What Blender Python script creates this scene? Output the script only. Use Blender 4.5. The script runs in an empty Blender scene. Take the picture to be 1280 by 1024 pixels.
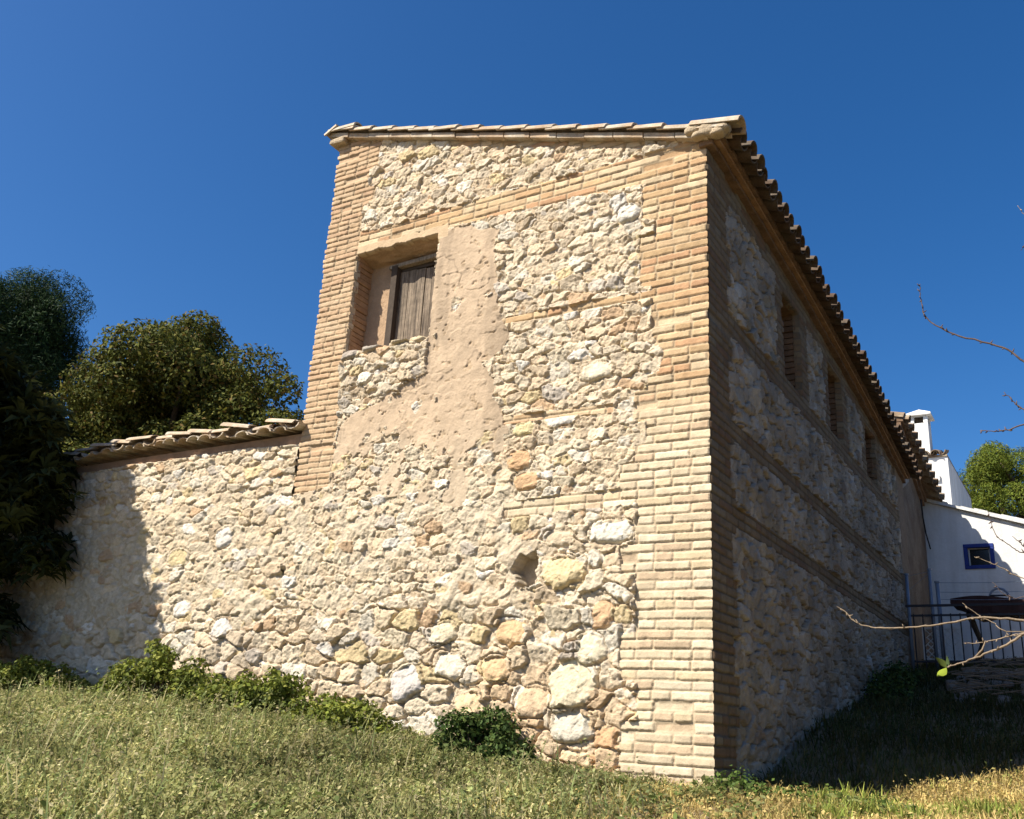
import bpy, math, random
import numpy as np
from mathutils import Matrix, Vector
random.seed(7); RS = np.random.RandomState(11)
SC = bpy.context.scene; COL = SC.collection

# ------------------------------------------------------------------ camera
R = np.array([[0.85568, 0.51454, 0.05532], [-0.12384, 0.30738, -0.94349], [-0.50247, 0.80048, 0.32674]])
CAM = np.array([2.34489, -6.54675, 0.18178])
cd = bpy.data.cameras.new("camera"); cam = bpy.data.objects.new("camera", cd); COL.objects.link(cam)
cd.sensor_width = 36; cd.lens = 36 * 1190 / 1280; cd.clip_end = 3000; cd.clip_start = 0.05
mw = np.eye(4); mw[:3, 0] = R[0]; mw[:3, 1] = -R[1]; mw[:3, 2] = -R[2]; mw[:3, 3] = CAM
cam.matrix_world = Matrix(mw.tolist()); SC.camera = cam
# ------------------------------------------------------------------ light
EL = math.radians(47); AZ = math.atan2(-0.58, -0.81)      # towards the sun
w = bpy.data.worlds.new("World"); SC.world = w; w.use_nodes = True
nt = w.node_tree; bg = nt.nodes['Background']
sky = nt.nodes.new('ShaderNodeTexSky'); sky.sky_type = 'NISHITA'; sky.sun_disc = False
sky.sun_elevation = EL; sky.sun_rotation = AZ % (2 * math.pi); sky.altitude = 300
sky.air_density = 0.9; sky.dust_density = 1.6; sky.ozone_density = 5.0
hs = nt.nodes.new('ShaderNodeHueSaturation'); hs.inputs['Saturation'].default_value = 1.28; hs.inputs['Hue'].default_value = 0.503
nt.links.new(sky.outputs[0], hs.inputs['Color']); nt.links.new(hs.outputs[0], bg.inputs[0]); bg.inputs[1].default_value = 0.082
sd = bpy.data.lights.new("sun", 'SUN'); sd.energy = 5.0; sd.angle = math.radians(0.5); sd.color = (1, 0.935, 0.82)
so = bpy.data.objects.new("sun", sd); COL.objects.link(so)
sdir = Vector((math.sin(AZ) * math.cos(EL), math.cos(AZ) * math.cos(EL), math.sin(EL)))
so.rotation_euler = sdir.to_track_quat('Z', 'Y').to_euler(); so.location = sdir * 40
SC.view_settings.view_transform = 'Standard'; SC.view_settings.look = 'None'
SC.view_settings.exposure = 0.88; SC.view_settings.gamma = 1

# ------------------------------------------------------------------ helpers
def hsh(i, j, s):
    h = (np.asarray(i, np.int64) * 374761393 + np.asarray(j, np.int64) * 668265263 + int(s) * 974634577) & 0xFFFFFFFF
    h = ((h ^ (h >> 13)) * 1274126177) & 0xFFFFFFFF
    h = ((h ^ (h >> 16)) * 2246822519) & 0xFFFFFFFF
    return ((h ^ (h >> 15)) & 0xFFFFFF) / float(0xFFFFFF)
def vn(x, y, s):
    xi = np.floor(x); yi = np.floor(y); fx = x - xi; fy = y - yi
    fx = fx * fx * fx * (fx * (fx * 6 - 15) + 10); fy = fy * fy * fy * (fy * (fy * 6 - 15) + 10)
    a = hsh(xi, yi, s); b = hsh(xi + 1, yi, s); c = hsh(xi, yi + 1, s); d = hsh(xi + 1, yi + 1, s)
    return (a + (b - a) * fx) * (1 - fy) + (c + (d - c) * fx) * fy
def fbm(x, y, s, o=4):
    r = 0; a = 0.5; t = 0
    for k in range(o):
        r = r + a * (vn(x, y, s + k * 17) - 0.5) * 2; t += a; a *= 0.55
        x, y = x * 1.93 + y * 0.35 + 3.1, y * 1.93 - x * 0.35 + 7.7
    return r / t
def sst(a, b, x):
    t = np.clip((x - a) / (b - a), 0, 1); return t * t * (3 - 2 * t)
def inpoly(x, z, P):
    r = np.zeros(x.shape, bool); n = len(P)
    for k in range(n):
        (x1, z1), (x2, z2) = P[k], P[(k + 1) % n]
        if z1 == z2: continue
        r ^= ((z1 > z) != (z2 > z)) & (x < (x2 - x1) * (z - z1) / (z2 - z1) + x1)
    return r
def pl(xs, ys, v): return np.interp(v, xs, ys)

def link(o, parent=None):
    COL.objects.link(o)
    if parent is not None: o.parent = parent
    return o
def npmesh(name, V, F, mat, parent=None, col=None, smooth=False, origin=None):
    """V (N,3), F (M,k) -> one mesh object"""
    V = np.asarray(V, np.float64); F = np.asarray(F, np.int64)
    if origin is not None: V = V - np.asarray(origin)
    me = bpy.data.meshes.new(name)
    k = F.shape[1]
    me.vertices.add(len(V)); me.vertices.foreach_set('co', V.astype(np.float32).ravel())
    me.loops.add(F.size); me.loops.foreach_set('vertex_index', F.astype(np.int32).ravel())
    me.polygons.add(len(F)); me.polygons.foreach_set('loop_start', (np.arange(len(F)) * k).astype(np.int32))
    me.polygons.foreach_set('loop_total', np.full(len(F), k, np.int32))
    if smooth: me.polygons.foreach_set('use_smooth', np.ones(len(F), bool))
    me.update(calc_edges=True)
    if col is not None:
        a = me.color_attributes.new('Col', 'FLOAT_COLOR', 'POINT')
        c = np.ones((len(V), 4), np.float32); c[:, :3] = col; a.data.foreach_set('color', c.ravel())
    if mat: me.materials.append(mat)
    o = bpy.data.objects.new(name, me)
    if origin is not None and parent is None: o.location = origin
    return link(o, parent)
def empty(name, loc=(0, 0, 0)):
    o = bpy.data.objects.new(name, None); o.location = loc; o.empty_display_size = 0.2; return link(o)
def tag(o, label, cat, group=None, kind=None):
    if label: o['label'] = label
    if cat: o['category'] = cat
    if group: o['group'] = group
    if kind: o['kind'] = kind
    return o

class MB:
    """collects quads/tris (tris stored with a doubled corner avoided by splitting)"""
    def __init__(s): s.v = []; s.f = []
    def add(s, V, F):
        b = len(s.v); s.v += [tuple(p) for p in V]; s.f += [tuple(i + b for i in f) for f in F]
    def box(s, a, b, jit=0.0):
        (x0, y0, z0), (x1, y1, z1) = a, b
        V = [(x0, y0, z0), (x1, y0, z0), (x1, y1, z0), (x0, y1, z0), (x0, y0, z1), (x1, y0, z1), (x1, y1, z1), (x0, y1, z1)]
        if jit: V = [tuple(c + random.uniform(-jit, jit) for c in p) for p in V]
        s.hexa(V)
    def hexa(s, V):
        s.add(V, [(0, 3, 2, 1), (4, 5, 6, 7), (0, 1, 5, 4), (1, 2, 6, 5), (2, 3, 7, 6), (3, 0, 4, 7)])
    def tube(s, P, rad, n=6, cap=True):
        P = [Vector(p) for p in P]; rings = []; up = Vector((0.31, 0.17, 0.93))
        for k, p in enumerate(P):
            t = (P[min(k + 1, len(P) - 1)] - P[max(k - 1, 0)]).normalized()
            u = t.cross(up); u = u.normalized() if u.length > 1e-3 else Vector((1, 0, 0))
            v = t.cross(u)
            r = rad[k] if hasattr(rad, '__len__') else rad
            rings.append([p + (u * math.cos(a) + v * math.sin(a)) * r for a in [2 * math.pi * q / n for q in range(n)]])
        V = [q for r_ in rings for q in r_]; F = []
        for k in range(len(P) - 1):
            for q in range(n):
                F.append((k * n + q, k * n + (q + 1) % n, (k + 1) * n + (q + 1) % n, (k + 1) * n + q))
        if cap:
            F.append(tuple(range(n))[::-1]); F.append(tuple(range((len(P) - 1) * n, len(P) * n)))
        s.add(V, F)
    def halfpipe(s, p0, p1, r0, r1, th=0.014, n=8, up=(0, 0, 1), arc=math.pi, flat=1.0, rag=0.0):
        """a curved roof tile from p0 to p1, arched towards `up`"""
        p0 = Vector(p0); p1 = Vector(p1); t = (p1 - p0).normalized(); up = Vector(up)
        sd_ = t.cross(up).normalized(); nn = sd_.cross(t).normalized()
        V = []
        for e, (p, r) in enumerate(((p0, r0), (p1, r1))):
            for lay in (0, 1):
                for q in range(n + 1):
                    a = -arc / 2 + arc * q / n
                    rr = r - lay * th
                    V.append(p + sd_ * math.sin(a) * rr + nn * math.cos(a) * rr * flat + t * random.uniform(-rag, rag))
        m = n + 1; F = []
        for q in range(n):
            F.append((q, q + 1, 2 * m + q + 1, 2 * m + q))
            F.append((m + q + 1, m + q, 3 * m + q, 3 * m + q + 1))
            F.append((q + 1, q, m + q, m + q + 1)); F.append((2 * m + q, 2 * m + q + 1, 3 * m + q + 1, 3 * m + q))
        F.append((0, 2 * m, 3 * m, m)); F.append((n, m + n, 3 * m + n, 2 * m + n))
        s.add(V, F)
    def build(s, name, mat, parent=None, smooth=False, bevel=0.0, origin=None):
        me = bpy.data.meshes.new(name)
        V = s.v if origin is None else [tuple(a - b for a, b in zip(p, origin)) for p in s.v]
        me.from_pydata(V, [], s.f); me.materials.append(mat)
        if smooth: me.polygons.foreach_set('use_smooth', [True] * len(me.polygons))
        me.update(); o = bpy.data.objects.new(name, me)
        if origin is not None and parent is None: o.location = origin
        link(o, parent)
        if bevel:
            m = o.modifiers.new('bevel', 'BEVEL'); m.width = bevel; m.segments = 2; m.limit_method = 'ANGLE'
        return o

# ------------------------------------------------------------------ materials
def mat(name, base=(0.5, 0.5, 0.5), attr=False, rough=0.9, vary=0.25, vscale=9.0, bump=0.3, bscale=90.0, bdist=0.01,
        spec=0.25, transl=0.0, second=None, sscale=3.0, metal=0.0, streak=None, pits=None):
    m = bpy.data.materials.new(name); m.use_nodes = True; N = m.node_tree.nodes; L = m.node_tree.links
    bs = N['Principled BSDF']; out = N['Material Output']
    bs.inputs['Roughness'].default_value = rough; bs.inputs['Metallic'].default_value = metal
    bs.inputs['Specular IOR Level'].default_value = spec
    g = N.new('ShaderNodeNewGeometry'); pos = g.outputs['Position']
    def noise(sc, det=6, rg=0.6, vec=None):
        t = N.new('ShaderNodeTexNoise'); t.inputs['Scale'].default_value = sc; t.inputs['Detail'].default_value = det
        t.inputs['Roughness'].default_value = rg; L.new(vec or pos, t.inputs['Vector']); return t.outputs['Fac']
    if attr:
        a = N.new('ShaderNodeAttribute'); a.attribute_name = 'Col'; c = a.outputs['Color']
    else:
        rgb = N.new('ShaderNodeRGB'); rgb.outputs[0].default_value = (*base, 1); c = rgb.outputs[0]
    def mix(fac, A, B, mode='MIX'):
        x = N.new('ShaderNodeMix'); x.data_type = 'RGBA'; x.blend_type = mode
        if isinstance(fac, float): x.inputs[0].default_value = fac
        else: L.new(fac, x.inputs[0])
        for s_, k in ((A, 6), (B, 7)):
            if isinstance(s_, tuple): x.inputs[k].default_value = (*s_, 1)
            else: L.new(s_, x.inputs[k])
        return x.outputs[2]
    def rng(v, a, b, c0, c1):
        r = N.new('ShaderNodeMapRange'); L.new(v, r.inputs[0])
        for k, q in enumerate((a, b, c0, c1)): r.inputs[k + 1].default_value = q
        return r.outputs[0]
    if second is not None:
        c = mix(rng(noise(sscale), 0.42, 0.62, 0, 1), c, second)
    if streak is not None:
        mp = N.new('ShaderNodeMapping'); mp.inputs['Scale'].default_value = streak[0]; L.new(pos, mp.inputs[0])
        c = mix(rng(noise(1.0, 5, 0.6, mp.outputs[0]), 0.38, 0.66, 0, 1), c, streak[1])
    if vary:
        v = N.new('ShaderNodeMath'); v.operation = 'MULTIPLY'
        L.new(rng(noise(vscale), 0.25, 0.75, 1 - vary, 1 + vary), v.inputs[0])
        L.new(rng(noise(vscale * 9), 0.25, 0.75, 1 - vary * 0.7, 1 + vary * 0.7), v.inputs[1])
        x = N.new('ShaderNodeVectorMath'); x.operation = 'SCALE'; L.new(c, x.inputs[0]); L.new(v.outputs[0], x.inputs['Scale']); c = x.outputs[0]
    L.new(c, bs.inputs['Base Color'])
    if bump:
        b = N.new('ShaderNodeBump'); b.inputs['Strength'].default_value = bump; b.inputs['Distance'].default_value = bdist
        L.new(noise(bscale, 8, 0.65), b.inputs['Height']); L.new(b.outputs[0], bs.inputs['Normal'])
    if transl:
        tr = N.new('ShaderNodeBsdfTranslucent'); L.new(c, tr.inputs[0]); ms = N.new('ShaderNodeMixShader'); ms.inputs[0].default_value = transl
        L.new(bs.outputs[0], ms.inputs[1]); L.new(tr.outputs[0], ms.inputs[2]); L.new(ms.outputs[0], out.inputs[0])
    return m
M = {}
M['masonry'] = mat('masonry', attr=True, vary=0.20, vscale=16, bump=0.72, bscale=48, bdist=0.018)
M['brickwork'] = mat('brickwork', attr=True, vary=0.20, vscale=13, bump=0.40, bscale=70, bdist=0.012)
M['plaster'] = mat('plaster', attr=True, vary=0.13, vscale=10, bump=0.38, bscale=55, bdist=0.014)
M['tile'] = mat('weathered_tile', (0.20, 0.13, 0.08), vary=0.35, vscale=7, second=(0.33, 0.27, 0.19), sscale=6, bump=0.5, bscale=60)
M['tile_dark'] = mat('dark_tile', (0.095, 0.060, 0.038), vary=0.4, vscale=7, second=(0.12, 0.095, 0.07), sscale=5, bump=0.5, bscale=60)
M['verge'] = mat('verge_tile', (0.40, 0.29, 0.19), vary=0.3, vscale=8, second=(0.46, 0.40, 0.31), sscale=5, bump=0.5, bscale=60)
M['mortar'] = mat('lime_mortar', (0.42, 0.33, 0.22), vary=0.25, vscale=10, bump=0.8, bscale=40, bdist=0.02)
M['brick'] = mat('cornice_brick', (0.40, 0.25, 0.14), vary=0.25, vscale=8, second=(0.34, 0.2, 0.11), sscale=9, bump=0.6, bscale=50)
M['brick_shaded'] = mat('shaded_brick', (0.20, 0.125, 0.075), vary=0.3, vscale=8, second=(0.15, 0.095, 0.06), sscale=7, bump=0.6, bscale=50)  # brick copy with the shade of eave and recesses put into its colour
M['reveal'] = mat('earth_plaster', (0.40, 0.27, 0.165), vary=0.2, vscale=9, bump=0.8, bscale=35, bdist=0.02)
M['wood_old'] = mat('grey_weathered_wood', (0.27, 0.21, 0.15), vary=0.3, vscale=18, bump=0.5, bscale=120, streak=((55, 55, 2.2), (0.055, 0.042, 0.032)))
M['wood_pale'] = mat('pale_weathered_wood', (0.30, 0.25, 0.19), vary=0.25, vscale=18, bump=0.4, bscale=120, streak=((60, 60, 4), (0.16, 0.12, 0.08)))
M['wood_dark'] = mat('dark_frame_wood', (0.065, 0.048, 0.035), vary=0.3, vscale=18, bump=0.4, bscale=120)
M['white'] = mat('white_limewash', (0.74, 0.735, 0.71), vary=0.06, vscale=3, bump=0.5, bscale=18, bdist=0.012, streak=((5, 5, .7), (0.62, 0.60, 0.56)))
M['blue'] = mat('blue_paint', (0.015, 0.035, 0.20), vary=0.15, rough=0.5, bump=0.1)
M['glass'] = mat('dark_glass', (0.012, 0.012, 0.014), vary=0, rough=0.12, spec=0.5, bump=0)
M['iron'] = mat('black_iron', (0.02, 0.02, 0.026), vary=0.2, rough=0.55, bump=0.2, spec=0.4)
M['zinc'] = mat('galvanised_steel', (0.22, 0.26, 0.32), vary=0.15, rough=0.5, bump=0.1, metal=0.3)
M['bark'] = mat('bark', (0.10, 0.075, 0.05), vary=0.3, vscale=12, bump=0.8, bscale=30, bdist=0.02)
M['barkpale'] = mat('pale_twig_bark', (0.22, 0.165, 0.11), vary=0.3, vscale=25, bump=0.5, bscale=90)
M['barkdark'] = mat('dark_twig_bark', (0.10, 0.07, 0.055), vary=0.3, vscale=25, bump=0.5, bscale=90)
M['leaf'] = mat('leaf', attr=True, vary=0.15, vscale=3, bump=0, rough=0.65, spec=0.12, transl=0.22)
M['gloss'] = mat('glossy_leaf', attr=True, vary=0.15, vscale=3, bump=0, rough=0.7, spec=0.10, transl=0.2)
M['grassy'] = mat('grass_blade', attr=True, vary=0.12, vscale=3, bump=0, rough=0.7, spec=0.15, transl=0.38)
M['soil'] = mat('dry_soil', (0.20, 0.15, 0.09), vary=0.3, vscale=3, second=(0.13, 0.105, 0.05), sscale=1.6, bump=1.0, bscale=18, bdist=0.03)
M['cloth'] = mat('brown_tarp', (0.05, 0.022, 0.016), vary=0.2, rough=0.8, bump=0.4, bscale=20, bdist=0.03)
M['stone'] = mat('rubble_stone', (0.20, 0.175, 0.15), vary=0.25, vscale=6, bump=0.6, bscale=30)
M['cable'] = mat('black_cable', (0.02, 0.018, 0.016), vary=0, bump=0, rough=0.6)

# ------------------------------------------------------------------ ground
GP = np.array([(0, 0, -.07), (-.66, 0, -.03), (-1.88, 0, .09), (-3.56, 0, .29), (-6, 0, .37), (-8.35, 0, .38), (-13, 0, .5),
    (.1, 2.15, .33), (.1, 5, .85), (.1, 7.4, 1.28), (0, 10.5, 1.75), (.6, .85, -.12), (.9, 1.2, -.07), (1.67, 2.33, .14),
    (1.2, 5, .78), (1.3, 7.5, 1.34), (2.5, 10.5, 1.8), (3, 2.5, .1), (3.5, 6, 1.0), (5.5, 10, 1.8), (5.5, 2, -.1), (2.34, -6.5, -1.37), (-.97, -1.2, -.2), (1.9, -1.1, -.14),
    (-4.5, -2.2, -.05), (-2.5, -3.4, -.36), (5.5, -5, -1.3), (-8, -4, -.15), (-13, -6, -.3), (-6, -7.5, -1.3), (-5, 4, .9), (-13, 6, 1.2), (-6, 11, 1.9), (-13, 11, 2.0)], float)
def _k(ax, ay, bx, by): return np.sqrt((ax[:, None] - bx[None]) ** 2 + (ay[:, None] - by[None]) ** 2 + 0.15)
_n = len(GP); _A = np.zeros((_n + 3, _n + 3)); _A[:_n, :_n] = _k(GP[:, 0], GP[:, 1], GP[:, 0], GP[:, 1])
_A[:_n, _n] = 1; _A[:_n, _n + 1:] = GP[:, :2]; _A[_n, :_n] = 1; _A[_n + 1:, :_n] = GP[:, :2].T
_W = np.linalg.solve(_A, np.r_[GP[:, 2], 0, 0, 0])
def gz(x, y):
    x = np.atleast_1d(np.asarray(x, float)); y = np.atleast_1d(np.asarray(y, float)); sh = x.shape
    xx = np.clip(x.ravel(), -13, 5.5); yy = np.clip(y.ravel(), -7.5, 11)
    z = np.zeros(len(xx))
    for a in range(0, len(xx), 40000):
        s_ = slice(a, a + 40000)
        z[s_] = _k(xx[s_], yy[s_], GP[:, 0], GP[:, 1]) @ _W[:_n] + _W[_n] + _W[_n + 1] * xx[s_] + _W[_n + 2] * yy[s_]
    z = z.reshape(sh); return z + 0.025 * fbm(x * 1.7, y * 1.7, 5, 3)
def gzf(x, y): return float(gz(x, y)[0])
def axis(a, b, st, far): 
    core = np.arange(a, b + 1e-6, st); o = [20, 45, 100, 250, far]
    return np.r_[[a - q for q in o[::-1]], core, [b + q for q in o]]
gx = axis(-14, 6, 0.1, 900); gy = axis(-8, 12, 0.1, 900)
X, Y = np.meshgrid(gx, gy); Z = gz(X, Y)
def gridfaces(ny, nx):
    i = np.arange(ny * nx).reshape(ny, nx)
    return np.stack([i[:-1, :-1], i[:-1, 1:], i[1:, 1:], i[1:, :-1]], -1).reshape(-1, 4)
g = npmesh('ground', np.stack([X, Y, Z], -1).reshape(-1, 3), gridfaces(len(gy), len(gx)), M['soil'], smooth=True); g['kind'] = 'structure'

# ------------------------------------------------------------------ masonry height fields
PAL = np.array([(.57, .455, .295), (.58, .48, .33), (.60, .53, .40), (.54, .42, .27), (.50, .43, .33), (.56, .44, .24), (.50, .345, .20), (.63, .575, .47), (.53, .43, .29), (.56, .47, .32)])
PAL[:, 2] *= 1.05; PAL *= .98
PW = np.cumsum([.22, .24, .10, .14, .03, .05, .03, .025, .09, .09]); PW /= PW[-1]
def facet(x, z, s, seed):
    wx = x + .25 * s * fbm(x * .6 / s, z * .6 / s, seed + 1, 2); wz = z + .25 * s * fbm(x * .6 / s, z * .6 / s, seed + 2, 2)
    i0 = np.floor(wx / s); j0 = np.floor(wz / s); F = np.full(x.shape, 9.); o = np.zeros(x.shape)
    for dj in (-1, 0, 1):
        for di in (-1, 0, 1):
            i = i0 + di; j = j0 + dj; ux = wx / s - i - hsh(i, j, seed + 3); uz = wz / s - j - hsh(i, j, seed + 4); d = ux * ux + uz * uz; n = d < F
            F = np.where(n, d, F); o = np.where(n, (hsh(i, j, seed + 5) - .5) * ux + (hsh(i, j, seed + 6) - .5) * uz + .5 * (hsh(i, j, seed + 7) - .5), o)
    return o
def stones(x, z, sx, sz, seed, gap, prot, round_=0.14, warp=0.03):
    wx = x + warp * fbm(x * 5, z * 5, seed + 1, 2) + 0.012 * fbm(x * 22, z * 22, seed + 3, 2)
    wz = z + warp * 0.8 * fbm(x * 5, z * 5, seed + 2, 2) + 0.012 * fbm(x * 22, z * 22, seed + 4, 2)
    j0 = np.floor(wz / sz); F1 = np.full(x.shape, 9.); F2 = np.full(x.shape, 9.)
    I1 = np.zeros(x.shape, np.int64); J1 = np.zeros(x.shape, np.int64); DX = np.zeros(x.shape); DZ = np.zeros(x.shape)
    for dj in (-1, 0, 1):
        j = j0 + dj; off = hsh(j, 7, seed); i0 = np.floor(wx / sx - off)
        for di in (-1, 0, 1):
            i = i0 + di
            px = (i + off + 0.5 + 0.80 * (hsh(i, j, seed + 11) - 0.5)) * sx; pz = (j + 0.5 + 0.62 * (hsh(i, j, seed + 12) - 0.5)) * sz
            ax = 0.75 + 0.6 * hsh(i, j, seed + 13); az = 0.85 + 0.35 * hsh(i, j, seed + 14)
            t = (hsh(i, j, seed + 15) - 0.5) * 0.8; ux = (wx - px) / sx; uz = (wz - pz) / sz
            a = np.abs(ux * np.cos(t) + uz * np.sin(t)) / ax; b = np.abs(-ux * np.sin(t) + uz * np.cos(t)) / az
            d = (a ** 2.4 + b ** 2.4) ** (1 / 2.4) - 0.34 * (hsh(i, j, seed + 16) - 0.5)
            n1 = d < F1
            F2 = np.where(n1, F1, np.minimum(F2, d)); F1 = np.where(n1, d, F1)
            I1 = np.where(n1, i, I1).astype(np.int64); J1 = np.where(n1, j, J1).astype(np.int64); DX = np.where(n1, ux, DX); DZ = np.where(n1, uz, DZ)
    g_ = gap * (0.5 + 1.2 * hsh(I1, J1, seed + 21))
    e = F2 - F1 - g_ + 0.09 * fbm(x * 26, z * 26, seed + 5, 3)
    dome = np.clip(e / round_, 0, 1); prof = np.sqrt(1 - (1 - dome) ** 2)
    pr = prot * (0.35 + 0.95 * hsh(I1, J1, seed + 22))
    tilt = ((hsh(I1, J1, seed + 23) - 0.5) * DX + (hsh(I1, J1, seed + 24) - 0.4) * DZ) * prot * 1.5
    h = pr * prof + tilt * prof
    hh = hsh(I1, J1, seed + 25); k = np.searchsorted(PW, np.clip(hh, 0, .9999)); c = PAL[k] * (0.86 + 0.26 * hsh(I1, J1, seed + 26))[..., None]
    return h, e > 0, c
MANUAL = [  # x, z, rx, rz, tilt, protrusion, colour
    (-1.10, .60, .21, .20, .2, .05, (.57, .48, .33)), (-2.62, .58, .17, .14, .5, .055, (.50, .45, .40)), (-1.20, 1.44, .19, .13, .1, .05, (.57, .45, .26)),
    (-.80, 1.73, .19, .10, -.1, .035, (.60, .55, .45)), (-1.64, .98, .16, .11, 0, .045, (.53, .36, .20)), (-2.3, .98, .13, .09, .2, .045, (.58, .49, .34)),
    (-1.98, .43, .14, .12, .3, .05, (.56, .42, .25)), (-.94, .86, .12, .12, 0, .04, (.60, .52, .37)), (-1.24, 1.70, .15, .07, 0, .03, (.52, .42, .29)),
    (-.97, 3.08, .15, .09, -.1, .035, (.60, .52, .38)), (-.69, 4.50, .10, .09, 0, .04, (.58, .53, .44)), (-1.66, 2.39, .12, .09, 0, .03, (.52, .33, .18)),
    (-1.57, 2.20, .13, .08, 0, .03, (.52, .34, .19)), (-1.27, 2.69, .16, .06, 0, .03, (.60, .54, .46)), (-1.62, 2.66, .12, .06, 0, .03, (.57, .48, .27)),
    (-2.42, 4.58, .20, .10, -.5, .02, (.58, .53, .44)), (-.85, 1.12, .10, .12, 0, .03, (.50, .33, .19)), (-1.75, .70, .13, .10, 0, .05, (.54, .37, .21)),
    (-1.42, .46, .16, .12, .2, .05, (.52, .38, .24)), (-2.2, .72, .15, .11, -.2, .05, (.60, .52, .40)), (-1.06, .30, .18, .12, 0, .05, (.52, .46, .36)),
    (-3.64, 3.65, .12, .06, .15, .085, (.33, .28, .23)), (-3.37, 3.70, .14, .05, .1, .08, (.36, .31, .25)), (-3.05, 3.72, .13, .055, .1, .08, (.52, .42, .28)), (-2.83, 3.70, .10, .06, 0, .06, (.55, .44, .28)),  # two left sill stones: shadow on them put into a darker grey
    (-5.06, 1.93, .12, .11, 0, .03, (.57, .52, .45)), (-5.5, 1.23, .12, .09, 0, .03, (.57, .52, .45)), (-4.9, 1.05, .13, .1, 0, .03, (.60, .56, .50)), (-5.7, 1.75, .17, .09, 0, .02, (.52, .42, .24)),
]
QR = [(5.04, -.17), (5.01, -.34), (4.85, -.46), (4.68, -.57), (4.40, -.57), (4.37, -.45), (4.25, -.45), (4.24, -.59), (3.77, -.58), (3.75, -.47), (3.31, -.47), (3.16, -.37), (3.0, -.40), (2.97, -.50),
      (2.86, -.51), (2.85, -.62), (2.62, -.62), (2.60, -.51), (2.42, -.51), (2.40, -.61), (2.27, -.61), (2.26, -.73), (1.98, -.73), (1.97, -.58), (1.62, -.59), (1.61, -.72), (1.40, -.70), (1.39, -.59),
      (.97, -.58), (.96, -.71), (.63, -.70), (.61, -.56), (.36, -.56), (.34, -.69), (-.4, -.69)][::-1]
QL = [(6.5, -3.6), (5.9, -3.6), (5.80, -3.60), (5.79, -3.71), (5.60, -3.7), (5.58, -3.60), (5.40, -3.62), (5.38, -3.74), (3.72, -3.75), (3.1, -3.74), (2.5, -3.73), (2.34, -3.76), (2.27, -4.3)][::-1]
PLASTER = [(-2.70, 4.8), (-2.34, 4.78), (-2.01, 4.66), (-2.03, 4.48), (-1.99, 4.06), (-1.89, 3.72), (-1.85, 3.48), (-2.10, 3.35), (-1.95, 3.19), (-1.95, 2.97), (-1.78, 2.72), (-1.72, 2.36), (-1.95, 2.2), (-1.85, 2.05),
           (-2.35, 1.98), (-2.8, 2.14), (-3.17, 2.2), (-3.5, 2.12), (-4.25, 2.12), (-4.25, 2.3), (-3.74, 2.36), (-3.74, 2.89), (-3.57, 3.03), (-3.2, 3.14), (-3.02, 3.27), (-2.73, 3.33), (-2.72, 3.62), (-2.72, 4.6)]
WIN = (-3.745, -2.72, 3.70, 4.80)
SWIN = [(2.10, 2.74, 3.64, 4.58), (3.90, 4.54, 3.64, 4.47), (5.80, 6.44, 3.62, 4.33)]
CH = 0.0705
def bricks(a, z, seed, side):
    """a = distance from the corner along the wall (>=0)"""
    zz = z + 0.005 * fbm(a * 1.6, z * 2, seed, 2) + 0.0018 * fbm(a * 9, z * 7, seed + 9, 2)
    c = np.floor(zz / CH); fz = zz / CH - c
    par = (c.astype(np.int64) + side) % 2; off = np.where(par == 0, .145, .0) + (hsh(c, 3, seed) - .5) * .03
    q = (a - off) / .29; i = np.floor(q)
    ctr = 0.5 * (hsh(i, c, seed + 4) > 0.72); wid = hsh(i, c, seed + 5) * .06 - .03
    f = q - i; sp = (ctr > 0); half = 0.5 + wid
    lo = np.where(sp & (f > half), half, 0.); hi = np.where(sp & (f <= half), half, 1.)
    sub = (sp & (f > half)).astype(np.int64)
    ju = np.minimum(f - lo, hi - f) * .29; jz = np.minimum(fz, 1 - fz) * CH
    ju = np.where((i == np.where(par == 0, -1, 0)) & (f - lo < 0.2) & (a < .06), 9, ju)     # no joint on the arris itself
    jw = 0.0050 + 0.003 * fbm(a * 14, z * 14, seed + 6, 2)
    d = .35 * (jz + ju - np.sqrt(jz * jz + ju * ju)) + .65 * np.minimum(jz, ju) - jw * .80 + .0018 * fbm(a * 18, z * 18, seed + 16, 2)
    hv = hsh(i * 2 + sub, c, seed + 7)
    prof = sst(0, .007, d + .003 * fbm(a * 60, z * 60, seed + 8, 2))
    h = -.010 + prof * (.011 + .008 * (hv - .5)) + .0018 * fbm(a * 30, z * 30, seed + 10, 4)
    h = np.where(hv > .975, h - .02 * prof, h)
    return h, prof, hv, hsh(i * 2 + sub, c, seed + 12)
BP = np.array([(.46, .31, .165), (.50, .36, .205), (.43, .275, .145), (.52, .40, .25), (.47, .33, .19), (.44, .26, .14)])
BPL = np.array([(.55, .445, .30), (.57, .475, .335), (.52, .41, .26), (.56, .455, .31), (.53, .425, .285), (.48, .36, .235)])
def edge_of(P, z):
    P = sorted(P); return np.interp(z, [p[0] for p in P], [p[1] for p in P])
MORT = np.array((.47, .375, .258))

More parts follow.
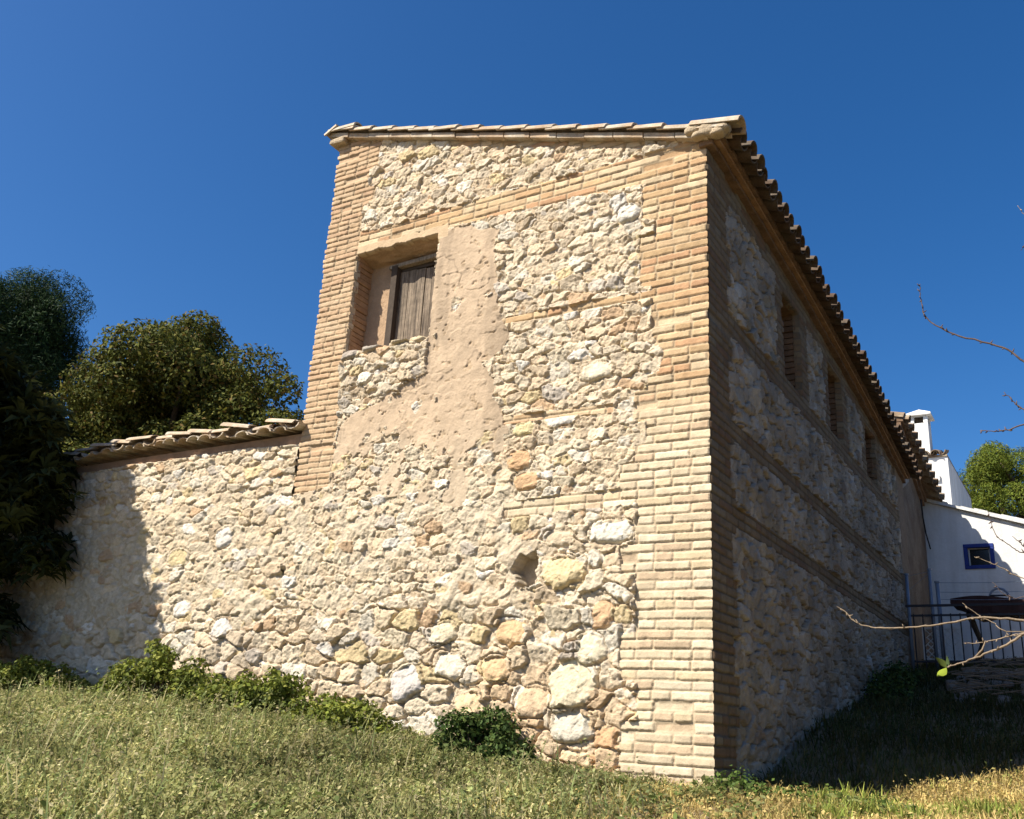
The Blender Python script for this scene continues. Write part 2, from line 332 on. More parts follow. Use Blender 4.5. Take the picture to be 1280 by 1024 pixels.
def front_field(x, z):
    n1 = fbm(x * 3.1, z * 3.1, 301, 3); n2 = fbm(x * 9, z * 9, 302, 3)
    # stones
    hA, mA, cA = stones(x, z, .17, .100, 21, .07, .027)
    hB, mB, cB = stones(x, z, .215, .145, 57, .07, .042)
    hS, mS, cS = stones(x, z, .08, .052, 91, .10, .022)
    fa = facet(x, z, .085, 121); fb = facet(x, z, .034, 131); fr = fbm(x * 30, z * 30, 141, 4)
    big = (z + 0.15 * n1 < pl([-5, -3, -1.7, 0], [1.05, 1.15, 1.3, 1.9], x)); 
    h = np.where(big, hB, hA); m = np.where(big, mB, mA); c = np.where(big[..., None], cB, cA)
    h = np.where(m, h + .020 * fa + .012 * fb + .006 * fr, -.040)
    s_ = mS & ((hS - .012) > h); h = np.where(s_, hS - .012 + .006 * fb + .003 * fr, h); c = np.where(s_[..., None], cS, c); m = m | s_
    # mortar level
    lev = -.006 + .015 * n1 + .006 * fbm(x * 1.6, z * 1.6, 307, 2)
    smooth = sst(1.0, 1.3, z + .15 * n1) * (1 - sst(2.15, 2.4, z + .1 * n1)) * (1 - sst(-1.75, -1.35, x + .15 * n2)) * sst(-9.5, -7.5, x)
    lev = lev + .030 * smooth * (0.60 + .8 * n1 + .5 * n2)
    lev = lev - .012 * sst(1.05, .75, z + .1 * n1)
    lev = lev + .012 * sst(-.0, -.5, x) * 0
    mort = lev + .007 * n2 + .005 * fr + .008 * fb * (.5 + smooth) + .014 * fa * smooth
    ms = mort > h; h = np.where(ms, mort, h)
    cm = MORT * (1 + .12 * n1 + .08 * n2)[..., None]
    cm = cm + (np.array((.51, .425, .305)) - cm) * (smooth * .8)[..., None]
    cm = cm * (1 + .10 * fr + .25 * fb)[..., None]
    c = np.where(ms[..., None], cm, c)
    c = c * (1 + (np.array((1.05, .86, .66)) - 1) * (sst(.95, .5, z + .2 * n1) * sst(-2.4, -1.6, x) * .45)[..., None])
    grey = sst(.15, .55, n1 + fbm(x * 1.3, z * 1.1, 311, 3)) * sst(1.3, .8, z) * sst(-2.5, -3.6, x)
    c = c * (1 + (np.array((.74, .73, .73)) - 1) * grey[..., None])
    sl = sst(-2.62, -2.75, x) * sst(3.05, 3.3, z + .1 * n1) * sst(3.75, 3.62, z); h = h + .035 * sl * (h > -.02)
    # manual stones
    for (mx, mz, rx, rz, t, p, col) in MANUAL:
        if True:
            ct, st = math.cos(t), math.sin(t); sel = (np.abs(x - mx) < rx * 1.5) & (np.abs(z - mz) < rz * 2.2 + .05)
            if not sel.any(): continue
            xs = x[sel] - mx; zs = z[sel] - mz
            q = 1.0 * (np.abs((xs * ct + zs * st) / rx) ** 2.6 + np.abs((-xs * st + zs * ct) / rz) ** 2.6) ** (1 / 2.6) + .26 * fbm(x[sel] * 9, z[sel] * 11, 400 + int(mx * 50) % 97, 3)
            ph = -.012 + (p + .012) * np.sqrt(np.clip(1 - np.clip((q - .45) / .55, 0, 1) ** 2, 0, 1)) + .016 * fa[sel] + .008 * fb[sel] + .005 * fr[sel] - .25 * zs * min(1, p / .05)
            hs = h[sel]; cs = c[sel]; u = (q < 1)
            gapz = (q >= 1) & (q < 1.10) & (hs > .012); u &= (q < .8) | (ph > hs)
            hs = np.where(u, ph, np.where(gapz, .004, hs)); cs = np.where(u[:, None], np.array(col) * (1 + .12 * fr[sel] + .08 * n2[sel])[:, None], np.where(gapz[:, None], MORT * .95, cs)); h[sel] = hs; c[sel] = cs
    hole = ((x + 1.55) / .095) ** 2 + ((z - 1.47) / .12) ** 2 + .7 * n2 + .8 * fbm(x * 13, z * 13, 388, 2) + 6 * fa * .3 < 1
    h = np.where(hole, -.12, h); c = np.where(hole[..., None], MORT * .8, c)
    reg = np.zeros(x.shape, np.int8)                    # 0 stone wall 1 quoin 2 band 3 plaster
    # brick bands: tall one at z~4.95 and two thin string lines
    wob = .02 * fbm(x * 1.5, z * .4, 330, 2)
    bh, bp, hv, cv = bricks(-x, z, 500, 0)
    zz = z + wob
    band = (zz > pl([-3.75, -2.4, -1.4, 0], [4.86, 4.82, 4.80, 4.72], x) + .02 * n2) & (zz < 5.05 + .015 * n2) & (x > -4.2)
    line = (np.abs(zz - 3.695) < .035) & (x > -1.95) | (np.abs(zz - 2.745) < .036) & (x > -2.1 ) & (vn(x * 3, z * 0, 7) > .35) | (np.abs(zz - pl([-1.8, -.7], [1.95, 2.01], x)) < .068) & (x > -1.78)
    qr = x > edge_of(QR, z) + .012 * n2; ql = (x < edge_of(QL, z) + .012 * n2) & (x > -4.2) & (z > 2.27 + .05 * n1)
    topb = z > 5.0 - .316 * x - .07 + .02 * n2
    pale = np.clip(sst(3.1, 2.3, z + .25 * n1), 0, 1)
    kb = (cv * 5.999).astype(int)
    cb = BP[kb] * (1 - pale[..., None]) + BPL[kb] * pale[..., None]
    jc = np.array((.37, .28, .175)) * (1 - pale[..., None] * .0 ) + np.array((.06, .06, .05)) * pale[..., None]
    cbk = jc + (cb * (.88 + .24 * hsh((cv * 9999).astype(int), 3, 77) + .10 * n2 + .05 * n1)[..., None] - jc) * bp[..., None]
    # worn courses of the left pier
    bh2, bp2, hv2, cv2 = bricks(x + 4.2, z * 1.22, 540, 1); cb2 = (BP[(cv2 * 5.999).astype(int)] * .35 + np.array((.46, .32, .20)) * .65)
    cb2 = jc * .95 + (cb2 - jc * .95) * bp2[..., None]
    isb = qr | band | line | topb & (vn(x * 2.5, z, 99) > .3) & (x < -.2)
    h = np.where(isb, bh + .012 + .004 * n1, h); c = np.where(isb[..., None], cbk, c); reg[isb] = 2; reg[qr] = 1
    h = np.where(ql, bh2 * 1.15 + .010 + .006 * n1 + .004 * n2, h); c = np.where(ql[..., None], cb2 * (1 + .1 * n1)[..., None], c); reg[ql] = 1
    # plaster
    P = inpoly(x + .055 * n1 + .03 * n2, z + .055 * fbm(x * 4, z * 4, 350, 3) + .03 * n2, PLASTER) & ~qr & ~ql
    pit = sst(.30, .55, fbm(x * 13, z * 13, 360, 3)); thin = sst(2.95, 2.35, z + .3 * n1)
    ph = .020 + .006 * n1 + .004 * n2 + .0025 * fbm(x * 40, z * 40, 361, 3) - .022 * pit
    ck = np.abs(fbm(x * 1.9 + 5, z * 1.9, 371, 4)); crack = sst(.022, .006, ck) * (fbm(x * 1.1, z * 1.1, 372, 2) > -.1); ph = ph - .010 * crack + .006 * fbm(x * 1.6, z * 1.6, 374, 2)
    P = P & ~((thin * .62 + n2 * .6 + fbm(x * 4, z * 4, 365, 3) * .7) > .50)
    man_up = (h > .045) & P & (z > 3.0) & (x < -2.70)
    P = P & ~man_up
    pc = np.array((.445, .332, .222)) * (1 + .10 * n1 + .07 * n2)[..., None]
    pc = pc + (np.array((.47, .375, .262)) - pc) * (sst(3.0, 2.2, z + .3 * n1) * .75)[..., None]
    pc = pc * (1 - .22 * sst(.1, .5, fbm(x * 7, z * 1.3, 375, 3)) + .12 * sst(.1, .5, fbm(x * 3.3, z * 2.6, 376, 3)) - .3 * crack)[..., None]
    pc = np.where((pit > .5)[..., None], pc * np.array((.86, .84, .80)), pc)
    h = np.where(P, np.maximum(ph, h * .35 + .008), h); c = np.where(P[..., None], pc, c); reg[P] = 3
    # plaster over the window head
    lin = (x > -3.80) & (x < -2.60) & (z > 4.74) & (z < 4.875 + .02 * n2) & ~ql; h = np.where(lin, .016 + .006 * n1 + .003*n2, h); c = np.where(lin[..., None], np.array((.50, .365, .225)) * (1 + .1 * n1)[..., None], c); reg[lin] = 3
    return h, c, reg

def drop(y): return .04 * y + .0065 * y * y
def side_field(y, z):
    n1 = fbm(y * 3.1, z * 3.1, 601, 3); n2 = fbm(y * 9, z * 9, 602, 3)
    hA, mA, cA = stones(y, z, .185, .125, 221, .08, .034); hS, mS, cS = stones(y, z, .09, .06, 291, .12, .026); fa = facet(y, z, .09, 621)
    h = np.where(mA, hA * 1.1 + .016 * fa + .010 * facet(y, z, .04, 641) + .006 * fbm(y * 28, z * 28, 633, 3), -.034); c = cA
    s_ = mS & ((hS - .008) > h); h = np.where(s_, hS - .008, h); c = np.where(s_[..., None], cS, c)
    mort = -.016 + .011 * n1 + .006 * n2; ms = mort > h; h = np.where(ms, mort, h)
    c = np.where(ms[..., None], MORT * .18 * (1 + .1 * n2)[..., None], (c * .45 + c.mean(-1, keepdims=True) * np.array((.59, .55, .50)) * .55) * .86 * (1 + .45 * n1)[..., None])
    zz = z + .014 * fbm(y * .8, z * .2, 610, 2); bh, bp, hv, cv = bricks(np.maximum(y, 0), z, 500, 1)
    dr = drop(y) 
    q = y < (.42 + .09 * (np.floor(z / (CH * 5)) % 2) + .02 * n2)
    b = (np.abs(zz - 3.52) < .10) | (np.abs(zz - 2.60) < .085) | (np.abs(zz - 1.91) < .085) | (z > 4.70 - dr * .9)
    for (a0, a1, z0, z1) in SWIN:
        b |= (y > a0 - .24 - .05 * (np.floor(z / .28) % 2)) & (y < a1 + .22 + .05 * (np.floor(z / .28) % 2)) & (z > z0 - .08) & (z < z1 + .5)
    isb = q | b; kb = (cv * 5.999).astype(int)
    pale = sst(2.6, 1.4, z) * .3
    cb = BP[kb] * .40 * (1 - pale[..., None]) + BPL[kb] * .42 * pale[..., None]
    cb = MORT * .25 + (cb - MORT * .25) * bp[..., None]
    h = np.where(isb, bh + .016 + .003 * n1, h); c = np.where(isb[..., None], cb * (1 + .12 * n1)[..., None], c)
    reg = np.zeros(y.shape, np.int8); reg[b] = 2; reg[q] = 1
    # render patch at the far end
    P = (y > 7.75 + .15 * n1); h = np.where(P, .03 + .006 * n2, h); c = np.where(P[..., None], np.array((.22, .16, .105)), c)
    return h, c, reg

# front + corner + side share one continuous grid
house = empty('stone_house', (0, 0, 0))
tag(house, 'tall old rubble-stone house with brick corner, plaster patch and one wooden shutter', 'house')
XL = -4.19
uf = np.arange(XL, 0.0001, .0075); us = [0.0]; st = .0075
while us[-1] < 8.3: us.append(us[-1] + st); st = min(.024, st * 1.004)
us = np.array(us[1:]); zv = np.arange(-.45, 6.45, .0075)
XF, ZF = np.meshgrid(uf, zv); hf, cf, rf = front_field(XF, ZF)
YS, ZS = np.meshgrid(us, zv[zv < 5.1]); hs_, cs_, rs_ = side_field(YS, ZS)
def mask_open(h, A, Zg, rects, rag):
    keep_out = np.zeros(h.shape, bool)
    n = rag * fbm(A * 9, Zg * 9, 71, 3)
    for (a0, a1, z0, z1) in rects:
        keep_out |= (A > a0 + n) & (A < a1 - n) & (Zg > z0 + n) & (Zg < z1 - n + .0)
    e = keep_out.copy()
    e[1:-1, 1:-1] = keep_out[1:-1, 1:-1] & keep_out[:-2, 1:-1] & keep_out[2:, 1:-1] & keep_out[1:-1, :-2] & keep_out[1:-1, 2:]
    h = np.where(keep_out & ~e, -.055, h); h = np.where(e, -.06, h)
    return h, e
hf, ef = mask_open(hf, XF, ZF, [WIN], .016); hs_, es = mask_open(hs_, YS, ZS, SWIN, .012)
def emit(name, parent, V, C, F, sel, m=M['masonry'], label=None):
    f = F[sel]; idx, inv = np.unique(f.ravel(), return_inverse=True)
    o = npmesh(name, V[idx], inv.reshape(-1, 4), m, parent, C[idx], smooth=True)
    if label: o['label'] = label
    return o
# positions of the front: outward is -y; the last column is the arris and moves along both normals
PX = XF.copy(); PY = -hf.copy(); PZ = ZF.copy(); PX[:, -1] += hf[:, -1]
roofz = lambda x, y=0.0: 5.0 - .316 * x - drop(y)
# left return: eight columns going back
yb = np.array([.02, .06, .15, .4, 1, 2.5, 5, 8.3])
LX = (XL - hf[:, :1]) + np.zeros(len(yb))[None]; LY = np.repeat(yb[None], len(zv), 0); LZ = np.repeat(zv[:, None], len(yb), 1)
FX = np.concatenate([LX[:, ::-1], PX], 1); FY = np.concatenate([LY[:, ::-1], PY], 1); FZ = np.concatenate([LZ[:, ::-1], PZ], 1)
FX[:, len(yb)] = XL - hf[:, 0]
FC = np.concatenate([np.repeat(cf[:, :1], len(yb), 1), cf], 1); FR = np.concatenate([np.full(LX.shape, 1), rf], 1); FE = np.concatenate([np.zeros(LX.shape, bool), ef], 1)
ny, nx = FX.shape; Fq = gridfaces(ny, nx); V = np.stack([FX, FY, FZ], -1).reshape(-1, 3); C = FC.reshape(-1, 3)
rfl = FR.reshape(-1)[Fq[:, 0]]; bad = FE.reshape(-1)[Fq].any(1) | (V[Fq, 2] > (5.0 - .316 * V[Fq, 0] + .045)).any(1)
isleft = (np.arange(len(Fq)) % (nx - 1)) < len(yb)
xc = V[Fq[:, 0], 0]; ok = ~bad
emit('stone_wall', house, V, C, Fq, ok & (rfl == 0) & ~isleft, label='sunlit rubble-stone front wall')
emit('brick_quoin', house, V, C, Fq, ok & (rfl == 1) & (xc > -2) & ~isleft, m=M['brickwork'], label='pale brick corner pier of toothed courses')
emit('brick_quoin', house, V, C, Fq, ok & (((rfl == 1) & (xc < -2)) | isleft), m=M['brickwork'], label='worn brick corner pier on the far left edge')
zc_ = V[Fq[:, 0], 2]
for (za, zb_, lab) in ((4.2, 9, 'broad brick band above the window'), (3.2, 4.2, 'thin upper string course of brick'), (2.35, 3.2, 'thin middle string course of brick'), (0, 2.35, 'lower double string course of brick')):
    emit('brick_band', house, V, C, Fq, ok & (rfl == 2) & ~isleft & (zc_ > za) & (zc_ <= zb_), m=M['brickwork'], label=lab)
emit('plaster_patch', house, V, C, Fq, ok & (rfl == 3) & ~isleft, m=M['plaster'], label='pitted pinkish plaster patch beside the window')
# side wall: first column repeats the arris
nzs = hs_.shape[0]
SX = hs_.copy(); SY = YS.copy(); SZ = ZS.copy()
SX = np.concatenate([hf[:nzs, -1:], SX], 1); SY = np.concatenate([-hf[:nzs, -1:], SY], 1); SZ = np.concatenate([zv[:nzs, None], SZ], 1)
SCc = np.concatenate([cs_[:, :1], cs_], 1); SR = np.concatenate([rs_[:, :1], rs_], 1); SE = np.concatenate([np.zeros((nzs, 1), bool), es], 1)
Fq = gridfaces(*SX.shape); V = np.stack([SX, SY, SZ], -1).reshape(-1, 3); C = SCc.reshape(-1, 3)
rfl = SR.reshape(-1)[Fq[:, 0]]; ok = ~(SE.reshape(-1)[Fq].any(1) | (V[Fq, 2] > 5.03 - drop(np.maximum(V[Fq, 1], 0))).any(1))
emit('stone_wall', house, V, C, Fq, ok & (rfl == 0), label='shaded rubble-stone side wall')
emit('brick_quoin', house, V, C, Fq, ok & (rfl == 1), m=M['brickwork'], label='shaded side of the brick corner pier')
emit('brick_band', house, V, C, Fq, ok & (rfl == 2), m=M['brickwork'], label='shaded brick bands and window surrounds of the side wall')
del V, C, Fq
# rear of the house (closes the volume)
mb = MB(); mb.add([(XL, 8.29, -.4), (-.02, 8.29, -.4), (-.02, 8.29, roofz(0, 8.3)), (XL, 8.29, roofz(XL, 8.3))], [(0, 1, 2, 3)])
mb.build('rear_wall', M['mortar'], house)

# --- reveals, shutter
def rough_quad(mb, a, b, c, d, n=14, amp=.006, seed=1):
    a, b, c, d = map(Vector, (a, b, c, d)); nn = (b - a).cross(d - a).normalized(); V = []
    for i in range(n + 1):
        for j in range(n + 1):
            u, v = i / n, j / n; p = (a * (1 - u) + b * u) * (1 - v) + (d * (1 - u) + c * u) * v
            V.append(p + nn * (random.uniform(-1, 1) * amp))
    m = n + 1; mb.add(V, [(i * m + j, (i + 1) * m + j, (i + 1) * m + j + 1, i * m + j + 1) for i in range(n) for j in range(n)])
x0, x1, z0, z1 = WIN; D = .22
win = empty('window', ((x0 + x1) / 2, 0, z0)); win.parent = house; wo = Vector(win.location)
def wbuild(mb, name, m, **k): return mb.build(name, m, win, origin=None if 'no' in k else tuple(wo), **{q: v for q, v in k.items() if q != 'no'})
mb = MB()
# left jamb as worn brick courses
zc = z0 - .06; 
while zc < z1 + .02:
    t = .052 + random.uniform(-.006, .006); pr = random.uniform(-.008, .008)
    mb.box((x0 - .06, .025, zc), (x0 + .006 + pr, D + .03, zc + t), .003); zc += t + .007
wbuild(mb, 'jamb', M['brick'], bevel=.006)
mb = MB()
rough_quad(mb, (x0 - .02, .02, z1 + .005), (x1 + .03, .02, z1 + .005), (x1 + .03, D + .05, z1 - .09), (x0 - .02, D + .05, z1 - .06), 18, .008); wbuild(mb, 'head', M['reveal'], smooth=True); mb = MB()
rough_quad(mb, (x1 + .005, .03, z0 - .05), (x1 - .0, D + .05, z0 - .05), (x1 - .0, D + .05, z1 + .03), (x1 + .005, .03, z1 + .03), 14, .006); wbuild(mb, 'jamb', M['reveal'], smooth=True); mb = MB()
rough_quad(mb, (x0 - .03, D + .022, z0 - .2), (x0 + .46, D + .022, z0 - .2), (x0 + .46, D + .022, z1), (x0 - .03, D + .022, z1), 18, .004); wbuild(mb, 'plaster_infill', M['reveal'], smooth=True); mb = MB()
rough_quad(mb, (x0 - .03, .03, z0 - .02), (x0 - .03, D + .05, z0 - .02), (x1 + .03, D + .05, z0 - .02), (x1 + .03, .03, z0 - .02), 16, .012)
wbuild(mb, 'sill', M['reveal'], smooth=True)
sx0, sx1 = x0 + .40, x1 + .02; sz0, sz1 = z0 - .02, z1 - .14
mb = MB(); mb.box((sx0 - .075, D - .05, sz0), (sx0, D + .02, sz1 + .02)); mb.box((sx1 - .04, D - .045, sz0), (sx1 + .03, D + .02, sz1 - .002))
mb.box((sx0 + .002, D + .012, sz1 - .04), (sx1 + .02, D + .06, sz1 + .03)); wbuild(mb, 'frame', M['wood_dark'], bevel=.004)
mb = MB(); mb.hexa([(sx0 - .12, D - .045, sz1 - .005), (sx1 + .03, D - .05, sz1 + .005), (sx1 + .03, D + .02, sz1 + .005), (sx0 - .12, D + .02, sz1 - .005), (sx0 - .11, D - .045, sz1 + .035), (sx1 + .03, D - .05, sz1 + .055), (sx1 + .03, D + .02, sz1 + .055), (sx0 - .11, D + .02, sz1 + .035)])
wbuild(mb, 'lintel_board', M['wood_pale'], bevel=.004)
mb = MB(); xx = sx0 + .012
for k, wd in enumerate((.105, .09, .12, .085, .10)):
    e = min(xx + wd - .006, sx1 - .045); mb.box((xx, D + .010 + random.uniform(-.006, .006), sz0 + .01), (e, D + .04, sz1 - .05 + random.uniform(-.02, .01)), .002); xx += wd
    if xx > sx1 - .07: break
wbuild(mb, 'shutter', M['wood_old'], bevel=.003)
mb = MB(); mb.box((x0 - .04, D + .075, z0 - .1), (x1 + .06, D + .12, z1 + .05)); wbuild(mb, 'backing', M['wood_dark'])
# side windows: deep recesses walled up with brick
for k, (a0, a1, b0, b1) in enumerate(SWIN):
    wr = empty('window', (0, (a0 + a1) / 2, b0)); wr.parent = house; oo = tuple(wr.location)
    d = -.30
    for (ya, yb_) in ((a0 - .05, a0 + .004), (a1 - .004, a1 + .05)):
        mb = MB(); zc = b0 - .06
        while zc < b1 + .04: 
            mb.box((d, ya + random.uniform(-.006, .006), zc), (-.03, yb_ + random.uniform(-.006, .006), zc + .058), .002); zc += .068
        mb.build('jamb', M['brick_shaded'], wr, bevel=.004, origin=oo)
    mb = MB(); n = 6; rough_quad(mb, (d, a0, b1 - .0), (-.02, a0, b1), (-.02, a1, b1), (d, a1, b1), 6, .006); mb.build('head', M['brick_shaded'], wr, origin=oo); mb = MB(); rough_quad(mb, (d, a0, b0 + .005), (d, a1, b0 + .005), (-.02, a1, b0 - .01), (-.02, a0, b0 - .01), 6, .006)
    mb.build('sill', M['reveal'], wr, origin=oo)
    mb = MB(); zc = b0 - .04; r = 0
    while zc < b1:
        ya = a0 - .04 - (.14 if r % 2 else 0)
        while ya < a1: mb.box((d - .06, max(ya, a0 - .03), zc), (d + .02 + random.uniform(-.004, .004), min(ya + .27, a1 + .03), zc + .056)); ya += .282
        zc += .068; r += 1
    mb.build('brick_infill', M['brick_shaded'], wr, origin=oo)

# --- roof
mb = MB()
EX = .30
def rz(x, y): return 5.055 - .316 * x - drop(y)
yy = .10; 
while yy < 8.35:
    # channel tile (concave up) between the cover tiles
    xs = EX - .02
    for r in range(4):
        mb.halfpipe((xs + random.uniform(-.01, .01), yy + .1, rz(xs, yy) + .085), (xs - .34, yy + .1, rz(xs - .34, yy) + .10), .092, .075, up=(0, 0, -1), n=6, flat=.8); xs -= .27
    xs = EX + random.uniform(-.02, .02)
    for r in range(15):
        j = random.uniform(-.006, .006)
        mb.halfpipe((xs, yy + j, rz(xs, yy) + .062 + (.012 if r else 0)), (xs - .36, yy + j, rz(xs - .36, yy) + .045), .088, .072, n=6, flat=.95); xs -= .28
    yy += .2
mb.build('roof', M['tile_dark'], house)
mb = MB()                                              # deck under the tiles
for k in range(8):
    a, b = 8.3 * k / 8, 8.3 * (k + 1) / 8
    mb.hexa([(XL - .1, a, rz(XL - .1, a) - .04), (.12, a, rz(.12, a) - .04), (.12, b, rz(.12, b) - .04), (XL - .1, b, rz(XL - .1, b) - .04),
             (XL - .1, a, rz(XL - .1, a) - .005), (.12, a, rz(.12, a) - .005), (.12, b, rz(.12, b) - .005), (XL - .1, b, rz(XL - .1, b) - .005)])
mb.build('roof_deck', M['brick'], house)
mb = MB(); xs = .20
k = 0
while xs > XL + .2:                                    # verge tiles along the front
    L = .33; j = random.uniform(-.012, .012)
    mb.halfpipe((xs + random.uniform(-.012, .012), -.035 + j, rz(xs, 0) + .012 + random.uniform(0, .010)), (xs - L, -.035, rz(xs - L, 0) + .0), .100, .090, th=.022, n=7, flat=.74, rag=.008); xs -= .275
mb.halfpipe((.32, -.03, rz(.32, 0) + .075), (-.10, -.04, rz(-.10, 0) + .030), .112, .10, th=.02, n=8, flat=.8)
mb.halfpipe((XL + .28, -.04, rz(XL + .25, 0) + .05), (XL - .10, -.04, rz(XL, 0) - .0), .10, .10, th=.02, n=7, flat=.8)
mb.halfpipe((XL + .02, -.04, rz(XL, 0) + .045), (XL - .13, -.05, rz(XL, 0) - .045), .10, .10, th=.02, n=7, flat=.8)
mb.build('verge_tiles', M['verge'], house)
mb = MB(); xs = .04
while xs > XL + .1:                                    # thin projecting brick course below them
    L = .29
    a = (xs, rz(xs, 0)); b = (xs - L + .006, rz(xs - L + .006, 0)); p = -.085 + random.uniform(-.008, .008)
    mb.hexa([(b[0], p, b[1] - .062), (a[0], p, a[1] - .062), (a[0], .06, a[1] - .062), (b[0], .06, b[1] - .062), (b[0], p, b[1] - .006), (a[0], p, a[1] - .006), (a[0], .06, a[1] - .006), (b[0], .06, b[1] - .006)]); xs -= L
mb.build('verge_course', M['verge'], house, bevel=.005)
mb = MB()                                              # eave cornice: two stepped brick courses
for (o, zt, zb) in ((.075, .0, -.055), (.15, .052, .003)):
    ya = -.06 if o > .1 else -.04
    while ya < 8.25:
        L = .145; yb_ = ya + L - .006; q = o + random.uniform(-.006, .006)
        mb.hexa([(-.05, ya, 5.0 + zb - drop(max(ya, 0))), (q, ya, 5.0 + zb - drop(max(ya, 0))), (q, yb_, 5.0 + zb - drop(max(yb_, 0))), (-.05, yb_, 5.0 + zb - drop(max(yb_, 0))),
                 (-.05, ya, 5.0 + zt - drop(max(ya, 0))), (q, ya, 5.0 + zt - drop(max(ya, 0))), (q, yb_, 5.0 + zt - drop(max(yb_, 0))), (-.05, yb_, 5.0 + zt - drop(max(yb_, 0)))]); ya += L
mb.build('eave_cornice', M['brick_shaded'], house, bevel=.004)
# mortar bedding at the eave corner and at the left end
def lump(mb, c, r, seed, sub=14):
    V = []; c = Vector(c)
    for i in range(sub + 1):
        for j in range(sub * 2):
            th = math.pi * i / sub; ph = math.pi * j / sub
            d = Vector((math.sin(th) * math.cos(ph), math.sin(th) * math.sin(ph), math.cos(th)))
            d = Vector([math.copysign(abs(q) ** .7, q) for q in d])
            n = 1 + .16 * float(fbm(np.array([d.x * 2 + d.z * 1.3]), np.array([d.y * 2 + d.z * 1.7]), seed, 3)[0])
            V.append(c + Vector((d.x * r[0], d.y * r[1], d.z * r[2])) * n)
    m = sub * 2; mb.add(V, [(i * m + j, i * m + (j + 1) % m, (i + 1) * m + (j + 1) % m, (i + 1) * m + j) for i in range(sub) for j in range(m)])
mb = MB(); 
for (lx, lz, la, lc, ls) in ((.17, 5.03, .07, .040, 3), (.06, 5.055, .10, .068, 4), (-.07, 5.10, .085, .058, 6), (.13, 5.005, .07, .035, 8), (-.02, 5.02, .075, .03, 9)): lump(mb, (lx, -.075, lz), (la, .06, lc), ls)
mb.build('verge_bedding', M['mortar'], house, smooth=True)
mb = MB(); mb.hexa([(XL - .09, -.10, 6.24), (XL + .12, -.10, 6.22), (XL + .12, .1, 6.22), (XL - .09, .1, 6.24), (XL - .09, -.10, 6.30), (XL + .12, -.10, 6.30), (XL + .12, .1, 6.30), (XL - .09, .1, 6.30)]); mb.build('verge_bedding', M['mortar'], house, bevel=.02)

# ------------------------------------------------------------------ garden wall on the left
gw = empty('garden_wall', (-8, 0, .4)); tag(gw, 'low rubble-stone garden wall with broken tile coping, left of the house', 'wall')
ug = np.arange(-13.0, XL + .001, .011); zg = np.arange(0, 2.93, .009)
XG, ZG = np.meshgrid(ug, zg)
hg, cg, rg_ = front_field(XG, ZG)
strip = ZG > 2.84 + .03 * fbm(XG * 2, ZG, 702, 2)
bh, bp, hv, cv = bricks(np.abs(XG), ZG, 710, 0)
hg = np.where(strip, -.015 + .01 * fbm(XG * 6, ZG * 6, 703, 3), hg); cg = np.where(strip[..., None], np.array((.33, .21, .13)) * (1 + .2 * fbm(XG * 3, ZG * 8, 704, 3))[..., None], cg)
top = ZG[:, 0] 
V = np.stack([XG, -hg, ZG], -1).reshape(-1, 3) - np.array(gw.location); Fq = gridfaces(*XG.shape); C = cg.reshape(-1, 3)
tp = (strip.reshape(-1)[Fq[:, 0]])
emit('stone_wall', gw, V, C, Fq, ~tp); emit('brick_course', gw, V, C, Fq, tp, m=M['brickwork'])
mb = MB(); mb.box((-13, .06, -.2), (XL - .03, .45, 2.94)); mb.build('wall_core', M['mortar'], gw, origin=tuple(gw.location))
mb = MB(); xs = XL - .05
while xs > -12.9:                                       # transverse tiles under the capping
    wv = .0 + .03 * math.sin(xs * 1.7)
    r_ = .10; conc = random.random() < .5
    mb.halfpipe((xs, -.13 + random.uniform(-.025, .025), 2.965 + wv + (.06 if conc else -.0)), (xs + random.uniform(-.02, .02), .5, 3.03 + wv + (.06 if conc else -.0)), r_, r_ * .92, th=.018, n=6, up=(0, 0, -1 if conc else 1), flat=.55, rag=.004); xs -= random.uniform(.16, .2)
xs = XL - .02
while xs > -12.9:                                       # capping tiles along the wall
    L = random.uniform(.36, .44); wv = .03 * math.sin(xs * 1.7) + .02 * random.uniform(-1, 1); a = random.uniform(-.022, .018)
    y0 = -.02 + random.uniform(-.03, .03)
    mb.halfpipe((xs - L, y0 + random.uniform(-.03, .03), 3.065 + wv + a), (xs, y0, 3.035 + wv - a * .5), .12, .105, th=.018, n=8, flat=.52, rag=.014)
    mb.halfpipe((xs - L, y0 + .24, 3.065 + wv), (xs, y0 + .24, 3.05 + wv - a), .125, .115, th=.02, n=8, flat=.62, rag=.012)
    xs -= L * random.uniform(.72, .84)
mb.build('tile_coping', M['verge'], gw, origin=tuple(gw.location))

# ------------------------------------------------------------------ annex beyond the house
ax_ = empty('annex', (-2, 9.4, 1.6)); tag(ax_, 'shaded plastered lean-to built onto the far end of the stone house', 'annex'); ao = tuple(ax_.location)
def az_(y): return 5.17 - .36 * (y - 8.4)
mb = MB(); mb.hexa([(XL, 8.31, 1), (-.01, 8.31, 1), (-.01, 10.45, 1), (XL, 10.45, 1), (XL, 8.31, az_(8.4) + 1), (-.01, 8.31, az_(8.4) - .06), (-.01, 10.45, az_(10.45) - .06), (XL, 10.45, az_(10.45) + 1)])
mb.build('wall', mat('grey_brown_render', (.20, .155, .11), vary=.25, vscale=4, second=(.15, .105, .07), sscale=2.2, bump=.9, bscale=14, bdist=.03), ax_, origin=ao)
mb = MB(); rough_quad(mb, (.004, 8.33, 4.05), (.010, 9.05, 4.35), (.012, 9.15, 4.70), (.004, 8.33, 4.93), 14, .006); mb.build('render_patch', mat('pale_render', (.30, .275, .24), vary=.2, vscale=5, bump=.7, bscale=20, bdist=.02), ax_, origin=ao)
mb = MB()
